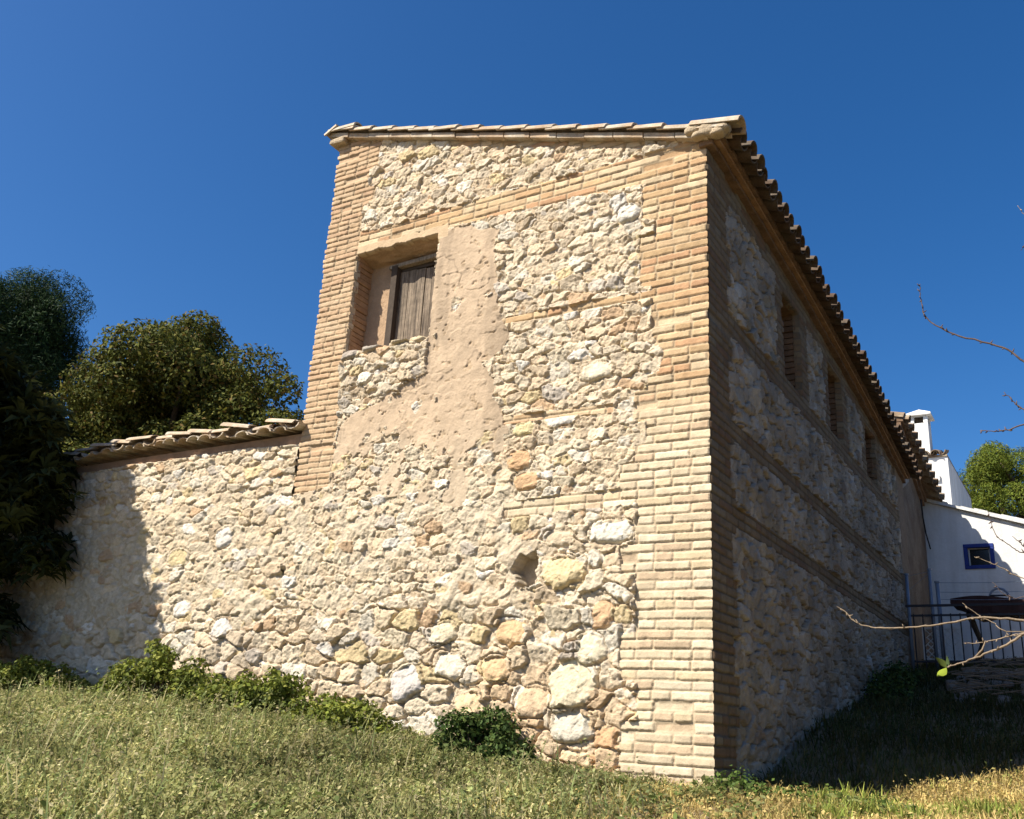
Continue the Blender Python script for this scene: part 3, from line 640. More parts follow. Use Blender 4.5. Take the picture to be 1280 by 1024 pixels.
for (o, dz) in ((.04, -.20), (.075, -.13), (.11, -.06)):
    ya = 8.33
    while ya < 10.35:
        yb_ = ya + .138; q = o + random.uniform(-.008, .008)
        mb.hexa([(-.05, ya, az_(ya) + dz), (q, ya, az_(ya) + dz), (q, yb_, az_(yb_) + dz), (-.05, yb_, az_(yb_) + dz), (-.05, ya, az_(ya) + dz + .06), (q, ya, az_(ya) + dz + .06), (q, yb_, az_(yb_) + dz + .06), (-.05, yb_, az_(yb_) + dz + .06)]); ya += .145
mb.build('eave_cornice', M['brick_shaded'], ax_, origin=ao, bevel=.004)
mb = MB(); ya = 8.42
while ya < 10.5:
    for r in range(8):
        xs = .19 + .07 * (ya - 8.4) - .28 * r; s_ = .316
        mb.halfpipe((xs, ya, az_(ya) + .02 - s_ * (xs - .0) + .03), (xs - .36, ya, az_(ya) + .02 - s_ * (xs - .36)), .096, .082, n=6)
        if r < 5: mb.halfpipe((xs - .012, ya + .1, az_(ya + .1) + .075 - s_ * xs), (xs - .36, ya + .1, az_(ya + .1) + .085 - s_ * (xs - .34)), .112, .10, n=6, up=(0, 0, -1), flat=.8)
    ya += .2
for r in range(5): mb.halfpipe((.12 - .3 * r, 8.40, az_(8.4) + .02 + .095 * r), (-.24 - .3 * r, 8.40, az_(8.4) + .11 + .095 * r), .10, .09, n=7, th=.02)
mb.hexa([(.10, 8.36, az_(8.36) - .045), (.16, 10.5, az_(10.5) - .045), (-2.2, 10.5, az_(10.5) + .72), (-2.2, 8.36, az_(8.36) + .72), (.10, 8.36, az_(8.36) - .015), (.16, 10.5, az_(10.5) - .015), (-2.2, 10.5, az_(10.5) + .75), (-2.2, 8.36, az_(8.36) + .75)])
mb.build('roof', M['tile'], ax_, origin=ao)
mb = MB(); mb.tube([(.035, 10.0, 4.3), (.04, 10.02, 4.0), (.05, 10.12, 3.75), (.06, 10.4, 3.55)], .012); mb.build('cable', M['cable'], ax_, origin=ao)

# ------------------------------------------------------------------ white house
wh = empty('white_house', (1.2, 11, 1.8)); tag(wh, 'low whitewashed outhouse with a small blue-framed window and sloping roof edge', 'house'); wo = tuple(wh.location)
def wz(x): return 4.38 - .335 * x
WX0, WX1, WY = -.6, 4.5, 10.5
hx0, hx1, hz0, hz1 = .60, .94, 3.26, 3.56
mb = MB()
for (a, b, c0, c1) in ((WX0, hx0, None, None), (hx1, WX1, None, None)):
    mb.hexa([(a, WY, 1), (b, WY, 1), (b, WY + .25, 1), (a, WY + .25, 1), (a, WY, wz(a)), (b, WY, wz(b)), (b, WY + .25, wz(b)), (a, WY + .25, wz(a))])
mb.box((hx0, WY, 1), (hx1, WY + .25, hz0)); mb.hexa([(hx0, WY, hz1), (hx1, WY, hz1), (hx1, WY + .25, hz1), (hx0, WY + .25, hz1), (hx0, WY, wz(hx0)), (hx1, WY, wz(hx1)), (hx1, WY + .25, wz(hx1)), (hx0, WY + .25, wz(hx0))])
mb.box((WX1 - .25, WY + .26, 1), (WX1, 14, wz(WX1))); mb.build('wall', M['white'], wh, origin=wo)
mb = MB(); 
N_ = 26
for k in range(N_):
    a = WX0 + (WX1 - WX0) * k / N_; b = WX0 + (WX1 - WX0) * (k + 1) / N_; j = .012 * math.sin(k * 2.1) + .01 * math.sin(k * .9)
    mb.hexa([(a, WY - .07, wz(a) + .005), (b, WY - .07, wz(b) + .005), (b, 14, wz(b) + .005), (a, 14, wz(a) + .005), (a, WY - .07, wz(a) + .07 + j), (b, WY - .07, wz(b) + .07 + j), (b, 14, wz(b) + .07 + j), (a, 14, wz(a) + .07 + j)])
mb.build('roof', mat('grey_white_roof', (.62, .61, .58), vary=.2, vscale=4, bump=.6, bscale=20, bdist=.02), wh, origin=wo)
wn = empty('window', (0, 0, 0)); wn.parent = wh; wn.location = (hx0 - wo[0], WY - wo[1], hz0 - wo[2]); no = (hx0, WY, hz0)
mb = MB(); t = .055
mb.box((hx0 - t, WY - .02, hz1 - .005), (hx1 + t, WY + .06, hz1 + t)); mb.box((hx0 - t, WY - .02, hz0 - t), (hx1 + t, WY + .06, hz0 + .005))
mb.box((hx0 - t, WY - .018, hz0 + .006), (hx0 + .006, WY + .06, hz1 - .006)); mb.box((hx1 - .006, WY - .018, hz0 + .006), (hx1 + t, WY + .06, hz1 - .006)); mb.build('frame', M['blue'], wn, origin=no, bevel=.006)
mb = MB(); s_ = .018
mb.box((hx0 + .008, WY + .07, hz0), (hx0 + .008 + s_, WY + .1, hz1)); mb.box((hx1 - .008 - s_, WY + .07, hz0), (hx1 - .008, WY + .1, hz1)); mb.box((hx0 + .03, WY + .07, hz1 - s_), (hx1 - .03, WY + .1, hz1)); mb.build('sash', M['white'], wn, origin=no)
mb = MB(); mb.box((hx0, WY + .11, hz0), (hx1, WY + .125, hz1)); mb.build('pane', M['glass'], wn, origin=no)
mb = MB(); mb.box((WX0, WY + .3, 1.1), (WX1 - .3, 13.9, 3.0)); mb.build('inner_wall', M['wood_dark'], wh, origin=wo)
# taller white house behind
th = empty('white_house', (-1.6, 13.5, 2)); tag(th, 'taller white house behind the annex with a white chimney above its tiled eave', 'house'); to = tuple(th.location)
TY = 12.5
mb = MB(); mb.box((-3.5, TY, 1.5), (.22, 16, 5.72)); mb.build('wall', M['white'], th, origin=to)
mb = MB(); mb.box((-3.5, TY - .05, 5.25), (.06, TY - .003, 5.36)); mb.build('ledge', M['white'], th, origin=to, bevel=.01)
mb = MB(); xs = -3.4
while xs < .18:
    mb.halfpipe((xs, TY - .10, 5.76), (xs, TY + .6, 5.96), .09, .08, n=6); mb.halfpipe((xs + .095, TY - .07, 5.84), (xs + .095, TY + .6, 6.02), .09, .08, n=6, up=(0, 0, -1)); xs += .19
mb.box((-3.5, TY - .03, 5.725), (.22, 16, 5.76)); mb.build('roof', M['tile'], th, origin=to)
ch = empty('chimney', (-.27, TY + .4, 5.8)); ch.parent = th; ch.location = tuple(a - b for a, b in zip((-.27, TY + .4, 5.8), to)); co = (-.27, TY + .4, 5.8)
cx0, cx1, cy0, cy1 = -.41, -.07, TY + .02, TY + .40
mb = MB(); mb.box((cx0, cy0, 5.7), (cx1, cy1, 6.45))
for (a, b) in ((cx0, cx0 + .09), (cx1 - .08, cx1)):
    mb.box((a, cy0, 6.452), (b, cy0 + .09, 6.60)); mb.box((a, cy1 - .09, 6.452), (b, cy1, 6.60))
mb.build('shaft', M['white'], ch, origin=co, bevel=.008)
mb = MB(); mb.box((cx0 + .05, cy0 + .10, 6.45), (cx1 - .05, cy1 - .1, 6.6)); mb.build('flue', M['wood_dark'], ch, origin=co)
mb = MB(); e = .07; b0 = 6.602
Vv = [(cx0 - e, cy0 - e, b0), (cx1 + e, cy0 - e, b0), (cx1 + e, cy1 + e, b0), (cx0 - e, cy1 + e, b0), (cx0 - e, cy0 - e, b0 + .035), (cx1 + e, cy0 - e, b0 + .035), (cx1 + e, cy1 + e, b0 + .035), (cx0 - e, cy1 + e, b0 + .035), ((cx0 + cx1) / 2, (cy0 + cy1) / 2, b0 + .19)]
mb.add(Vv, [(3, 2, 1, 0), (0, 1, 5, 4), (1, 2, 6, 5), (2, 3, 7, 6), (3, 0, 4, 7), (4, 5, 8), (5, 6, 8), (6, 7, 8), (7, 4, 8)]); mb.build('cap', M['white'], ch, origin=co)

# ------------------------------------------------------------------ fence and things behind it
FY_ = 7.7
ra = empty('iron_railing', (1.5, FY_, 1.4)); tag(ra, 'black iron railing with upright bars in front of the white outhouse', 'railing'); ro = tuple(ra.location)
mb = MB(); mb.box((.03, FY_ - .018, 2.215), (3.6, FY_ + .018, 2.245)); mb.box((.1, FY_ - .015, 2.085), (3.6, FY_ + .015, 2.11)); mb.box((.1, FY_ - .015, 1.47), (3.6, FY_ + .015, 1.495)); mb.build('rail', M['iron'], ra, origin=ro)
xs = .13
while xs < 3.6:
    mb = MB(); mb.tube([(xs, FY_, 1.40), (xs, FY_, 2.12)], .009, 6); mb.build('bar', M['iron'], ra, origin=ro); xs += .118
for k, (px, top, r, lab) in enumerate(((.365, 2.74, .022, 'tall galvanised wire-fence post behind the black railing'), (.455, 2.56, .028, 'shorter thick galvanised post standing beside the taller post at the railing'), (.06, 2.68, .024, 'galvanised fence post against the shaded stone side wall'), (1.95, 2.72, .022, 'galvanised wire-fence post at the right end of the railing'))):
    p = empty('fence_post', (px, FY_ + .12, 1.3)); tag(p, lab, 'fence post', 'galvanised posts of the wire fence'); po = tuple(p.location)
    mb = MB(); mb.tube([(px, FY_ + .12, 1.25), (px, FY_ + .12, top)], r, 10); mb.build('post', M['zinc'], p, origin=po, smooth=True)
    mb = MB(); mb.tube([(px, FY_ + .12, top - .002), (px, FY_ + .12, top + .02)], r * 1.35, 10); mb.build('cap', M['zinc'], p, origin=po)
wf = empty('wire_fence', (1.2, FY_ + .12, 1.4)); tag(wf, 'thin strained fence wires running between the galvanised posts', 'wire fence'); fo = tuple(wf.location)
for zz in (2.56, 2.43, 2.33):
    mb = MB(); mb.tube([(.46 + q * .31, FY_ + .12, zz - .02 * math.sin(q * math.pi / 5)) for q in range(6)] + [(3.6, FY_ + .12, zz)], .0035, 4); mb.build('wire', M['zinc'], wf, origin=fo)
mb = MB(); mb.tube([(.365, FY_ + .12, 2.72), (.06, FY_ + .12, 2.66)], .003, 4); mb.tube([(.365, FY_ + .12, 2.7), (.06, FY_ + .12, 2.45)], .003, 4); mb.build('wire', M['zinc'], wf, origin=fo)
# trestle table with a dark cover
tt = empty('trestle_table', (1.1, 8.6, 1.5)); tag(tt, 'trestle table under a dark brown cover behind the railing', 'table'); oo = tuple(tt.location)
mb = MB(); 
n = 22
for k in range(n):
    a = .55 + 1.45 * k / n; b = .55 + 1.45 * (k + 1) / n; s0 = .03 * math.sin(k * 1.3) ; s1 = .03 * math.sin((k + 1) * 1.3)
    t0 = 2.40 + .035 * math.sin(k * .31); t1 = 2.40 + .035 * math.sin((k + 1) * .31); l0 = 2.17 + .02 * math.sin(k * .9) + .16 * max(0, 1 - k / 5); l1 = 2.17 + .02 * math.sin((k + 1) * .9) + .16 * max(0, 1 - (k + 1) / 5)
    mb.hexa([(a, 8.2 + s0, l0), (b, 8.2 + s1, l1), (b, 8.9, l1), (a, 8.9, l0), (a, 8.24, t0), (b, 8.24, t1), (b, 8.88, t1), (a, 8.88, t0)])
mb.build('cover', M['cloth'], tt, origin=oo)
for px in (.75, 1.75):
    for (a, b) in ((8.3, 8.8), (8.8, 8.3)):
        mb = MB(); mb.tube([(px, a, 1.4), (px + .12, (a + b) / 2, 1.8), (px, b, 2.2)], .03, 6); mb.build('leg', M['wood_dark'], tt, origin=oo)
# arched hoop on the table
ho = empty('barrel_hoop', (1.16, 8.45, 2.42)); tag(ho, 'grey-green curved hoop of a small handcart top standing on the covered table', 'hoop'); oo = tuple(ho.location)
mb = MB(); mb.tube([(1.16 + .13 * math.cos(a), 8.45, 2.40 + .16 * math.sin(a)) for a in [math.pi * q / 12 for q in range(13)]], .016, 6); mb.build('hoop', M['zinc'], ho, origin=oo)
mb = MB(); mb.tube([(1.04, 8.45, 2.46), (1.28, 8.45, 2.46)], .012, 6); mb.build('crossbar', M['iron'], ho, origin=oo)
# lattice panel
lp = empty('lattice_panel', (.3, 8.0, 1.5)); tag(lp, 'pale diamond lattice panel leaning behind the railing by the side wall', 'lattice'); oo = tuple(lp.location)
mb = MB()
for k in range(-3, 8):
    for s_ in (1, -1):
        a = .22 + k * .09; p0 = Vector((a if s_ > 0 else a + .3, 8.0, 1.55)); p1 = Vector((a + .4 * s_ + (0 if s_ > 0 else .3), 8.02, 1.95))
        pts = [p0 + (p1 - p0) * q / 10 for q in range(11)]; pts = [p for p in pts if .2 <= p.x <= .66]
        if len(pts) > 1: mb.tube(pts, .008, 4)
mb.build('lattice', M['white'], lp, origin=oo)
mb = MB(); mb.box((.18, 7.99, 1.53), (.68, 8.03, 1.555)); mb.box((.18, 7.99, 1.95), (.68, 8.03, 1.98)); mb.box((.18, 7.99, 1.557), (.205, 8.03, 1.948)); mb.box((.655, 7.99, 1.557), (.68, 8.03, 1.948)); mb.build('frame', M['white'], lp, origin=oo)

# ------------------------------------------------------------------ foliage
def leaves(C_, size, aspect, colors, nrm=None, up_bias=.3, fold=.25):
    """rhomb leaves of two quads-as-one folded quad at centres C_ -> V,F,col"""
    n = len(C_); d = RS.normal(size=(n, 3)); d[:, 2] += up_bias * 0; d /= np.linalg.norm(d, axis=1)[:, None]
    if nrm is None: nn = RS.normal(size=(n, 3)); nn[:, 2] = np.abs(nn[:, 2]) + up_bias
    else: nn = nrm + .75 * RS.normal(size=(n, 3)); nn[:, 2] += up_bias
    nn /= np.linalg.norm(nn, axis=1)[:, None] + 1e-9
    t = d - (d * nn).sum(1)[:, None] * nn; t /= np.linalg.norm(t, axis=1)[:, None] + 1e-9
    s_ = np.cross(nn, t); L = size * (0.6 + .8 * RS.rand(n))[:, None]; W = L * aspect
    V = np.stack([C_ - t * L * .5, C_ + s_ * W * .5 + nn * L * fold * .3, C_ + t * L * .5, C_ - s_ * W * .5 + nn * L * fold * .3], 1).reshape(-1, 3)
    F = np.arange(n * 4).reshape(n, 4); return V, F, np.repeat(colors, 4, 0)
def pal(n, cols, w=None, jit=.2):
    k = RS.choice(len(cols), n, p=w); return np.array(cols)[k] * (1 - jit + 2 * jit * RS.rand(n))[:, None]
def crown_points(n, clumps, shell=.55):
    """clumps: (K,4) centre+radius; points mostly near the clump surfaces"""
    K = len(clumps); p = clumps[:, 3] ** 2; k = RS.choice(K, n, p=p / p.sum())
    d = RS.normal(size=(n, 3)); d /= np.linalg.norm(d, axis=1)[:, None]
    r = clumps[k, 3] * (shell + (1 - shell) * RS.rand(n)) ** .6
    r *= 1 + .22 * fbm(d[:, 0] * 3 + k * 3.7, d[:, 1] * 3 + d[:, 2] * 2.3, 901, 3)
    return clumps[k, :3] + d * r[:, None] * np.array([1, 1, .82]), d, k
def clumps_ell(c, r, K, cr, seed, zmin=-.6, squash=1):
    rs = np.random.RandomState(seed); out = []
    for k in range(K):
        d = rs.normal(size=3); d /= np.linalg.norm(d)
        if d[2] < zmin: d[2] = -d[2]
        q = rs.uniform(.55, 1.0)
        out.append((c[0] + d[0] * r[0] * q, c[1] + d[1] * r[1] * q, c[2] + d[2] * r[2] * q, cr * rs.uniform(.6, 1.25)))
    return np.array(out)
def trunk(root, base, top, r, clumps, m, nb=14, name='trunk'):
    o = tuple(root.location); mb = MB(); b = Vector(base); t = Vector(top)
    P = [b + (t - b) * q / 5 + Vector((random.uniform(-.1, .1) * r * 4, random.uniform(-.1, .1) * r * 4, 0)) * (q > 0) for q in range(6)]
    mb.tube(P, [r * (1.25 - .14 * q) for q in range(6)], 9)
    for c in clumps[:nb]:
        s_ = P[random.choice((2, 3, 4, 5))]; e = Vector(c[:3]); md = (s_ + e) / 2 + Vector((random.uniform(-.2, .2), random.uniform(-.2, .2), .15)) * c[3]
        mb.tube([s_, (s_ + md) / 2, md, (md + e) / 2, e], [r * .5, r * .42, r * .33, r * .22, r * .1], 6)
    return mb.build(name, m, root, smooth=True, origin=o)
def tree(name, label, base, cl, n, size, asp, cols, wts, m, tr, group='trees around the house', shell=.5, up=.3, bark='bark', top=None):
    t = empty(name, tuple(base)); tag(t, label, 'tree', group); o = np.array(t.location)
    P, d, k = crown_points(n, cl, shell)
    cj = pal(n, cols, wts) * (0.82 + .36 * hsh(k, 1, 5))[:, None]
    V, F, c = leaves(P - o, size, asp, cj, d, up); npmesh('crown', V, F, M[m], t, c)
    trunk(t, base, top if top is not None else (base[0], base[1], cl[:, 2].mean()), tr, cl, M[bark]); return t
cam_ = CAM
# rounded evergreen behind the garden wall
c = (-11.55, 4.3, 4.7); gb = gzf(-11.5, 4.3)
cl = np.vstack([clumps_ell((-11.35, 4.3, 4.7), (2.35, 2.2, 1.9), 46, .6, 3), clumps_ell((-11.7, 4.2, 6.15), (1.0, 1.0, .85), 12, .5, 8), clumps_ell((-9.6, 4.2, 4.6), (1.0, 1.2, 1.2), 14, .5, 9)])
tree('evergreen_tree', 'rounded olive-green broadleaf tree behind the tiled garden wall', (-11.55, 4.3, gb - .1), np.vstack([cl, clumps_ell((-11.6, 3.6, 3.9), (2.0, 1.2, .9), 26, .6, 14), clumps_ell((-12.2, 3.9, 4.9), (1.3, .9, .8), 26, .6, 15), clumps_ell((-11.2, 4.2, 6.5), (.8, .8, .55), 10, .42, 16)]), 160000, .078, .5,
     [(.11, .12, .022), (.08, .092, .019), (.155, .14, .026), (.15, .10, .03), (.055, .068, .018)], [.3, .3, .2, .08, .12], 'gloss', .22)
# dark pine at the far left
c = (-30, 10, 10.0); gb = gzf(-30, 10)
cl = np.vstack([clumps_ell((-28.7, 10, 11.6), (3.2, 2.6, 3.0), 44, 1.15, 23), clumps_ell((-27.4, 10, 10.6), (1.6, 1.5, 2.6), 18, .9, 28), clumps_ell((-27.5, 10, 7.0), (3.2, 2.4, 2.6), 26, 1.0, 29)])
tree('pine_tree', 'tall dark pine tree at the far left behind the garden wall', (-28.7, 10, gb - .1), cl, 140000, .15, .17, [(.020, .045, .016), (.032, .058, .017), (.014, .032, .014)], [.4, .3, .3], 'leaf', .4, shell=.4)
# bright pine behind the white outhouse
gb = gzf(1, 25)
cl = np.vstack([clumps_ell((.55, 25, 7.4), (1.5, 1.6, 2.0), 34, .55, 33), clumps_ell((2.4, 25.5, 6.6), (1.8, 1.6, 1.9), 26, .6, 36), clumps_ell((.1, 25, 8.8), (.6, .6, .7), 9, .38, 37), clumps_ell((-.5, 25.2, 6.6), (.7, .9, 1.5), 14, .5, 38)])
tree('pine_tree', 'bright green pine tree behind the white outhouse on the right', (1.0, 25, gb - .1), cl, 95000, .115, .20, [(.13, .165, .022), (.17, .19, .028), (.085, .12, .02)], [.45, .25, .3], 'leaf', .25, shell=.5)
# loquat by the garden wall: whorls of long leaves
def whorls(centres, nl, L, cols, W=.24, droop=.35):
    V = []; F = []; Cc = []
    for c0 in centres:
        ax = RS.normal(size=3) * .5; ax[2] = abs(ax[2]) + .7; ax /= np.linalg.norm(ax)
        a0 = RS.rand() * 6.28; col0 = pal(1, cols)[0]
        u = np.cross(ax, (0.3, .9, .1)); u /= np.linalg.norm(u); v = np.cross(ax, u)
        for q in range(nl):
            a = a0 + q * 2.4; el = RS.uniform(-.15, .75); d = (u * math.cos(a) + v * math.sin(a)) * math.cos(el) + ax * math.sin(el)
            s_ = np.cross(d, ax); s_ /= np.linalg.norm(s_) + 1e-9; nn = np.cross(s_, d); l = L * RS.uniform(.65, 1.15); wd = l * W
            mid = c0 + d * l * .5 + nn * l * .03; tip = c0 + d * l - np.array((0, 0, 1)) * l * droop * RS.uniform(.3, 1)
            q1 = c0 + d * l * .28; b = len(V)
            V += [c0, q1 + s_ * wd * .38 + nn * .015, mid + s_ * wd * .5 + nn * .02, tip, mid - s_ * wd * .5 + nn * .02, q1 - s_ * wd * .38 + nn * .015, mid, q1]
            F += [(b, b + 1, b + 2, b + 7), (b + 7, b + 2, b + 3, b + 6), (b + 6, b + 3, b + 4, b + 7), (b, b + 7, b + 4, b + 5)]
            cc = col0 * RS.uniform(.8, 1.2); Cc += [cc] * 8
    return np.array(V), np.array(F), np.array(Cc)
lt = empty('loquat_tree', (-9.2, -1.0, gzf(-9.2, -1) - .05)); tag(lt, 'dark loquat tree with long leaves at the left in front of the garden wall', 'tree', 'trees around the house'); o = np.array(lt.location)
cl = np.vstack([clumps_ell((-9.3, -1.1, 3.1), (1.35, 1.2, 1.35), 30, .5, 43), clumps_ell((-8.3, -.75, 2.5), (.75, .7, 1.15), 16, .38, 44), clumps_ell((-8.3, -.95, 1.35), (.9, .55, .55), 16, .36, 45), clumps_ell((-7.75, -.5, 2.0), (.5, .3, .9), 12, .3, 48), clumps_ell((-9.4, -1.2, 1.4), (1, .8, .7), 14, .45, 49), clumps_ell((-8.4, -.7, .95), (.75, .4, .3), 12, .33, 51), clumps_ell((-8.0, -.55, 3.0), (.45, .35, .5), 9, .3, 52), clumps_ell((-9.6, -2.0, 3.4), (1.2, .9, 1.4), 14, .5, 46)])
ed = []
for q in np.linspace(0, 1, 12):
    z_ = 3.0 + 2.7 * q; e_ = -7.28 - (z_ - 3.5) * .54
    for dx in (.36, .95, 1.6): ed.append((e_ - dx, -2.05 + RS.uniform(-.2, .2), z_ + RS.uniform(-.1, .1), .40 + .04 * RS.rand()))
cl = np.vstack([cl, np.array(ed), clumps_ell((-10.7, -2.8, 3.0), (1.0, 1.1, 2.0), 40, .5, 61)])  # final clumps: crown mass added out of view to hold back sky light
P, d, k = crown_points(6200, cl, .3); V, F, cc = whorls(P - o, 9, .27, [(.030, .042, .016), (.045, .058, .020), (.022, .032, .014), (.06, .072, .025)])
npmesh('crown', V, F, M['gloss'], lt, cc); trunk(lt, tuple(o), (-9.2, -1.0, 2.9), .11, cl, M['bark'], 20)
# oaks added out of view to cut sky light on the side wall
for (bx, by, hh, rr, lab) in ((6.6, 1.8, 4.4, 2.1, 'broad unseen holm oak added on the right to block sky light from the side wall'), (6.9, 6.6, 5.0, 2.3, 'taller unseen holm oak farther back on the right, added to block sky light from the side wall')):
    gb = gzf(bx, by); cl = clumps_ell((bx, by, gb + hh * .55), (rr, rr * 1.2, hh * .5), 60, .75, int(bx * 10), zmin=-1)
    tree('sky_blocker_oak', lab, (bx, by, gb - .1), cl, 22000, .17, .55, [(.03, .042, .014), (.04, .052, .016), (.022, .03, .012)], None, 'leaf', .25)
# palm fronds behind the wall
pt = empty('palm_tree', (-14.4, 3.6, gzf(-14.4, 3.6))); tag(pt, 'drooping palm fronds between the dark pine and the rounded tree', 'palm'); o = np.array(pt.location)
mb = MB(); mb.tube([(-14.4, 3.6, o[2]), (-14.4, 3.6, 3.2), (-14.35, 3.6, 5.3)], [.2, .17, .15], 9); mb.build('trunk', M['bark'], pt, origin=tuple(o))
V = []; F = []; Cc = []
for q in range(26):
    a = q * 2.4; e0 = RS.uniform(.1, 1.1); P = np.array((-14.35, 3.6, 5.3)); h_ = np.array((math.cos(a), math.sin(a), 0)); L = RS.uniform(1.0, 1.4); pr = None; col = pal(1, [(.05, .085, .05), (.06, .1, .06)])[0]
    for s_ in range(15):
        el = e0 - s_ * .13; dirv = h_ * math.cos(el) + np.array((0, 0, math.sin(el))); P = P + dirv * L / 15
        sd_ = np.array((-h_[1], h_[0], 0)); 
        for sg in (1, -1):
            ld = sd_ * sg * .8 + dirv * .5 + np.array((0, 0, -.35)); ld /= np.linalg.norm(ld); ll = .34 * (1 - abs(s_ - 6) / 12); b = len(V)
            V += [P - dirv * .012, P + dirv * .012, P + ld * ll + dirv * .006, P + ld * ll - dirv * .006]; F += [(b, b + 1, b + 2, b + 3)]; Cc += [col] * 4
npmesh('fronds', np.array(V) - o, np.array(F), M['leaf'], pt, np.array(Cc))

# bushes along the foot of the wall
def bush(name, label, x, y, rx, ry, h, n, size, asp, cols, seed, cat='bush', group='bushes at the foot of the wall'):
    z = gzf(x, y); t = empty(name, (x, y, z)); tag(t, label, cat, group); o = np.array(t.location)
    rs = np.random.RandomState(seed); K = 64
    cl = np.array([(x + rs.uniform(-1, 1) * rx, y + rs.uniform(-1, 1) * ry, 0, rs.uniform(.06, .15)) for _ in range(K)])
    f = (.8 + .35 * rs.rand(K)) * np.clip(1 - ((cl[:, 0] - x) / rx) ** 2 * .75 - ((cl[:, 1] - y) / ry) ** 2 * .35, .15, 1); cl[:, 2] = gz(cl[:, 0], cl[:, 1]) + h * f * rs.uniform(.2, .95, K)
    P, d, k = crown_points(n, cl, .3); V, F, c = leaves(P - o, size, asp, pal(n, cols), d, .5); npmesh('foliage', V, F, M['leaf'], t, c)
    mb = MB()
    for c_ in cl: mb.tube([(x + (c_[0] - x) * .35, y + (c_[1] - y) * .35, gzf(x, y) - .03), (x + (c_[0] - x) * .8, y + (c_[1] - y) * .8, (z + c_[2]) / 2), tuple(c_[:3])], [.008, .006, .003], 5)
    mb.build('stems', M['bark'], t, origin=tuple(o)); return t
G1 = [(.17, .20, .03), (.13, .16, .028), (.23, .235, .045), (.09, .11, .022)]
G2 = [(.05, .085, .020), (.07, .11, .025), (.035, .06, .016), (.09, .12, .03)]
bush('bush', 'bright low bush at the far left foot of the shaded garden wall', -7.2, -.50, 1.0, .26, .42, 9500, .042, .6, G1, 1)
bush('bush', 'widest olive-green bush against the garden wall at the tree shadow edge', -5.15, -.42, .72, .26, .52, 8500, .042, .6, G1, 2)
bush('bush', 'low sunlit bush right of the widest bush against the garden wall', -3.95, -.42, .80, .22, .38, 8000, .042, .6, G1, 3)
bush('bush', 'small trailing bush below the house window, left of the dark round bush', -2.95, -.40, .52, .2, .26, 5000, .04, .6, G1, 4)
bush('bush', 'round dark green bush growing against the stone house wall', -1.68, -.30, .32, .20, .44, 7000, .036, .62, G2, 5)
bush('weed_clump', 'leafy green weeds at the foot of the brick corner', .20, -.12, .14, .10, .14, 900, .028, .62, [(.10, .15, .03), (.07, .11, .025)], 6, 'weeds', 'weed clumps')
bush('weed_clump', 'low green weeds along the shadow edge right of the corner', .75, .05, .40, .2, .09, 1300, .032, .6, [(.10, .14, .03), (.07, .11, .025)], 7, 'weeds', 'weed clumps')
bush('weed_clump', 'dark weeds growing up the shaded side wall', .20, 5.4, .2, 1.0, .26, 2600, .05, .6, G2, 8, 'weeds', 'weed clumps')

# grass: dense small-leaved weeds on the sunny slope, straw and tufts at the right, sparse and coloured darker within the house shadow
def grass_block(n, xr, yr, dens, hmin, hmax, cols, wts, leafy, wd=.006, patch=None):
    x = RS.uniform(*xr, n); y = RS.uniform(*yr, n)
    keep = RS.rand(n) < dens(x, y); x = x[keep]; y = y[keep]; n = len(x)
    z = gz(x, y) - .01; hh = RS.uniform(hmin, hmax, n) * np.where(y < 0.05, 1 - .55 * sst(-.75, -.1, y) * (x < .2), 1) * (0.65 + .6 * vn(x * 2.3, y * 2.3, 801))
    a = RS.rand(n) * 6.283; lean = RS.uniform(.15, .9, n)
    b = np.stack([x, y, z], 1); t = b + np.stack([np.cos(a) * lean * hh, np.sin(a) * lean * hh, hh], 1); md = b * .5 + t * .5; md[:, 2] += hh * .12
    sd_ = np.stack([-np.sin(a), np.cos(a), 0 * a], 1) * wd
    c = pal(n, cols, wts, .3) * (0.72 + .6 * vn(x * 1.3 + 3, y * 1.9, 802))[:, None] * (.8 + .4 * vn(x * 7, y * 7, 803))[:, None]
    V = np.stack([b - sd_ * .6, b + sd_ * .6, md + sd_, md - sd_], 1); V2 = np.stack([md - sd_, md + sd_, t + sd_ * .15, t - sd_ * .15], 1)
    V = np.concatenate([V.reshape(-1, 3), V2.reshape(-1, 3)]); C_ = np.concatenate([np.repeat(c, 4, 0), np.repeat(c * 1.1, 4, 0)])
    F = np.arange(len(V)).reshape(-1, 4)
    if leafy:
        k = RS.randint(0, n, int(n * leafy)); f = RS.uniform(.5, 1.08, len(k))[:, None]; P = b[k] * (1 - f) + t[k] * f + RS.normal(size=(len(k), 3)) * .012
        LV, LF, LC = leaves(P, .028, .5, c[k] * RS.uniform(.8, 1.1, len(k))[:, None], None, .8)
        F = np.concatenate([F, LF + len(V)]); V = np.concatenate([V, LV]); C_ = np.concatenate([C_, LC])
    return V, F, C_
def cat_(L):
    V = []; F = []; C_ = []; b = 0
    for v, f, c_ in L: V.append(v); F.append(f + b); C_.append(c_); b += len(v)
    return np.concatenate(V), np.concatenate(F), np.concatenate(C_)
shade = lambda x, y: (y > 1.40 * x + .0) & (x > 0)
bare = lambda x, y: np.exp(-(((x + .25) / .45) ** 2 + ((y + .95) / .35) ** 2))
GC = [(.30, .30, .115), (.37, .34, .145), (.22, .245, .085), (.47, .41, .22), (.14, .165, .06)]
A1 = grass_block(90000, (-9.5, .1), (-4.3, -.06), lambda x, y: np.clip((.95 - .75 * bare(x, y) - .8 * sst(-.9, 0, x)) * (.35 + .9 * vn(x * 4.5, y * 4.5, 806)), .06, 1), .05, .17, GC, [.28, .24, .22, .14, .12], 3.6)
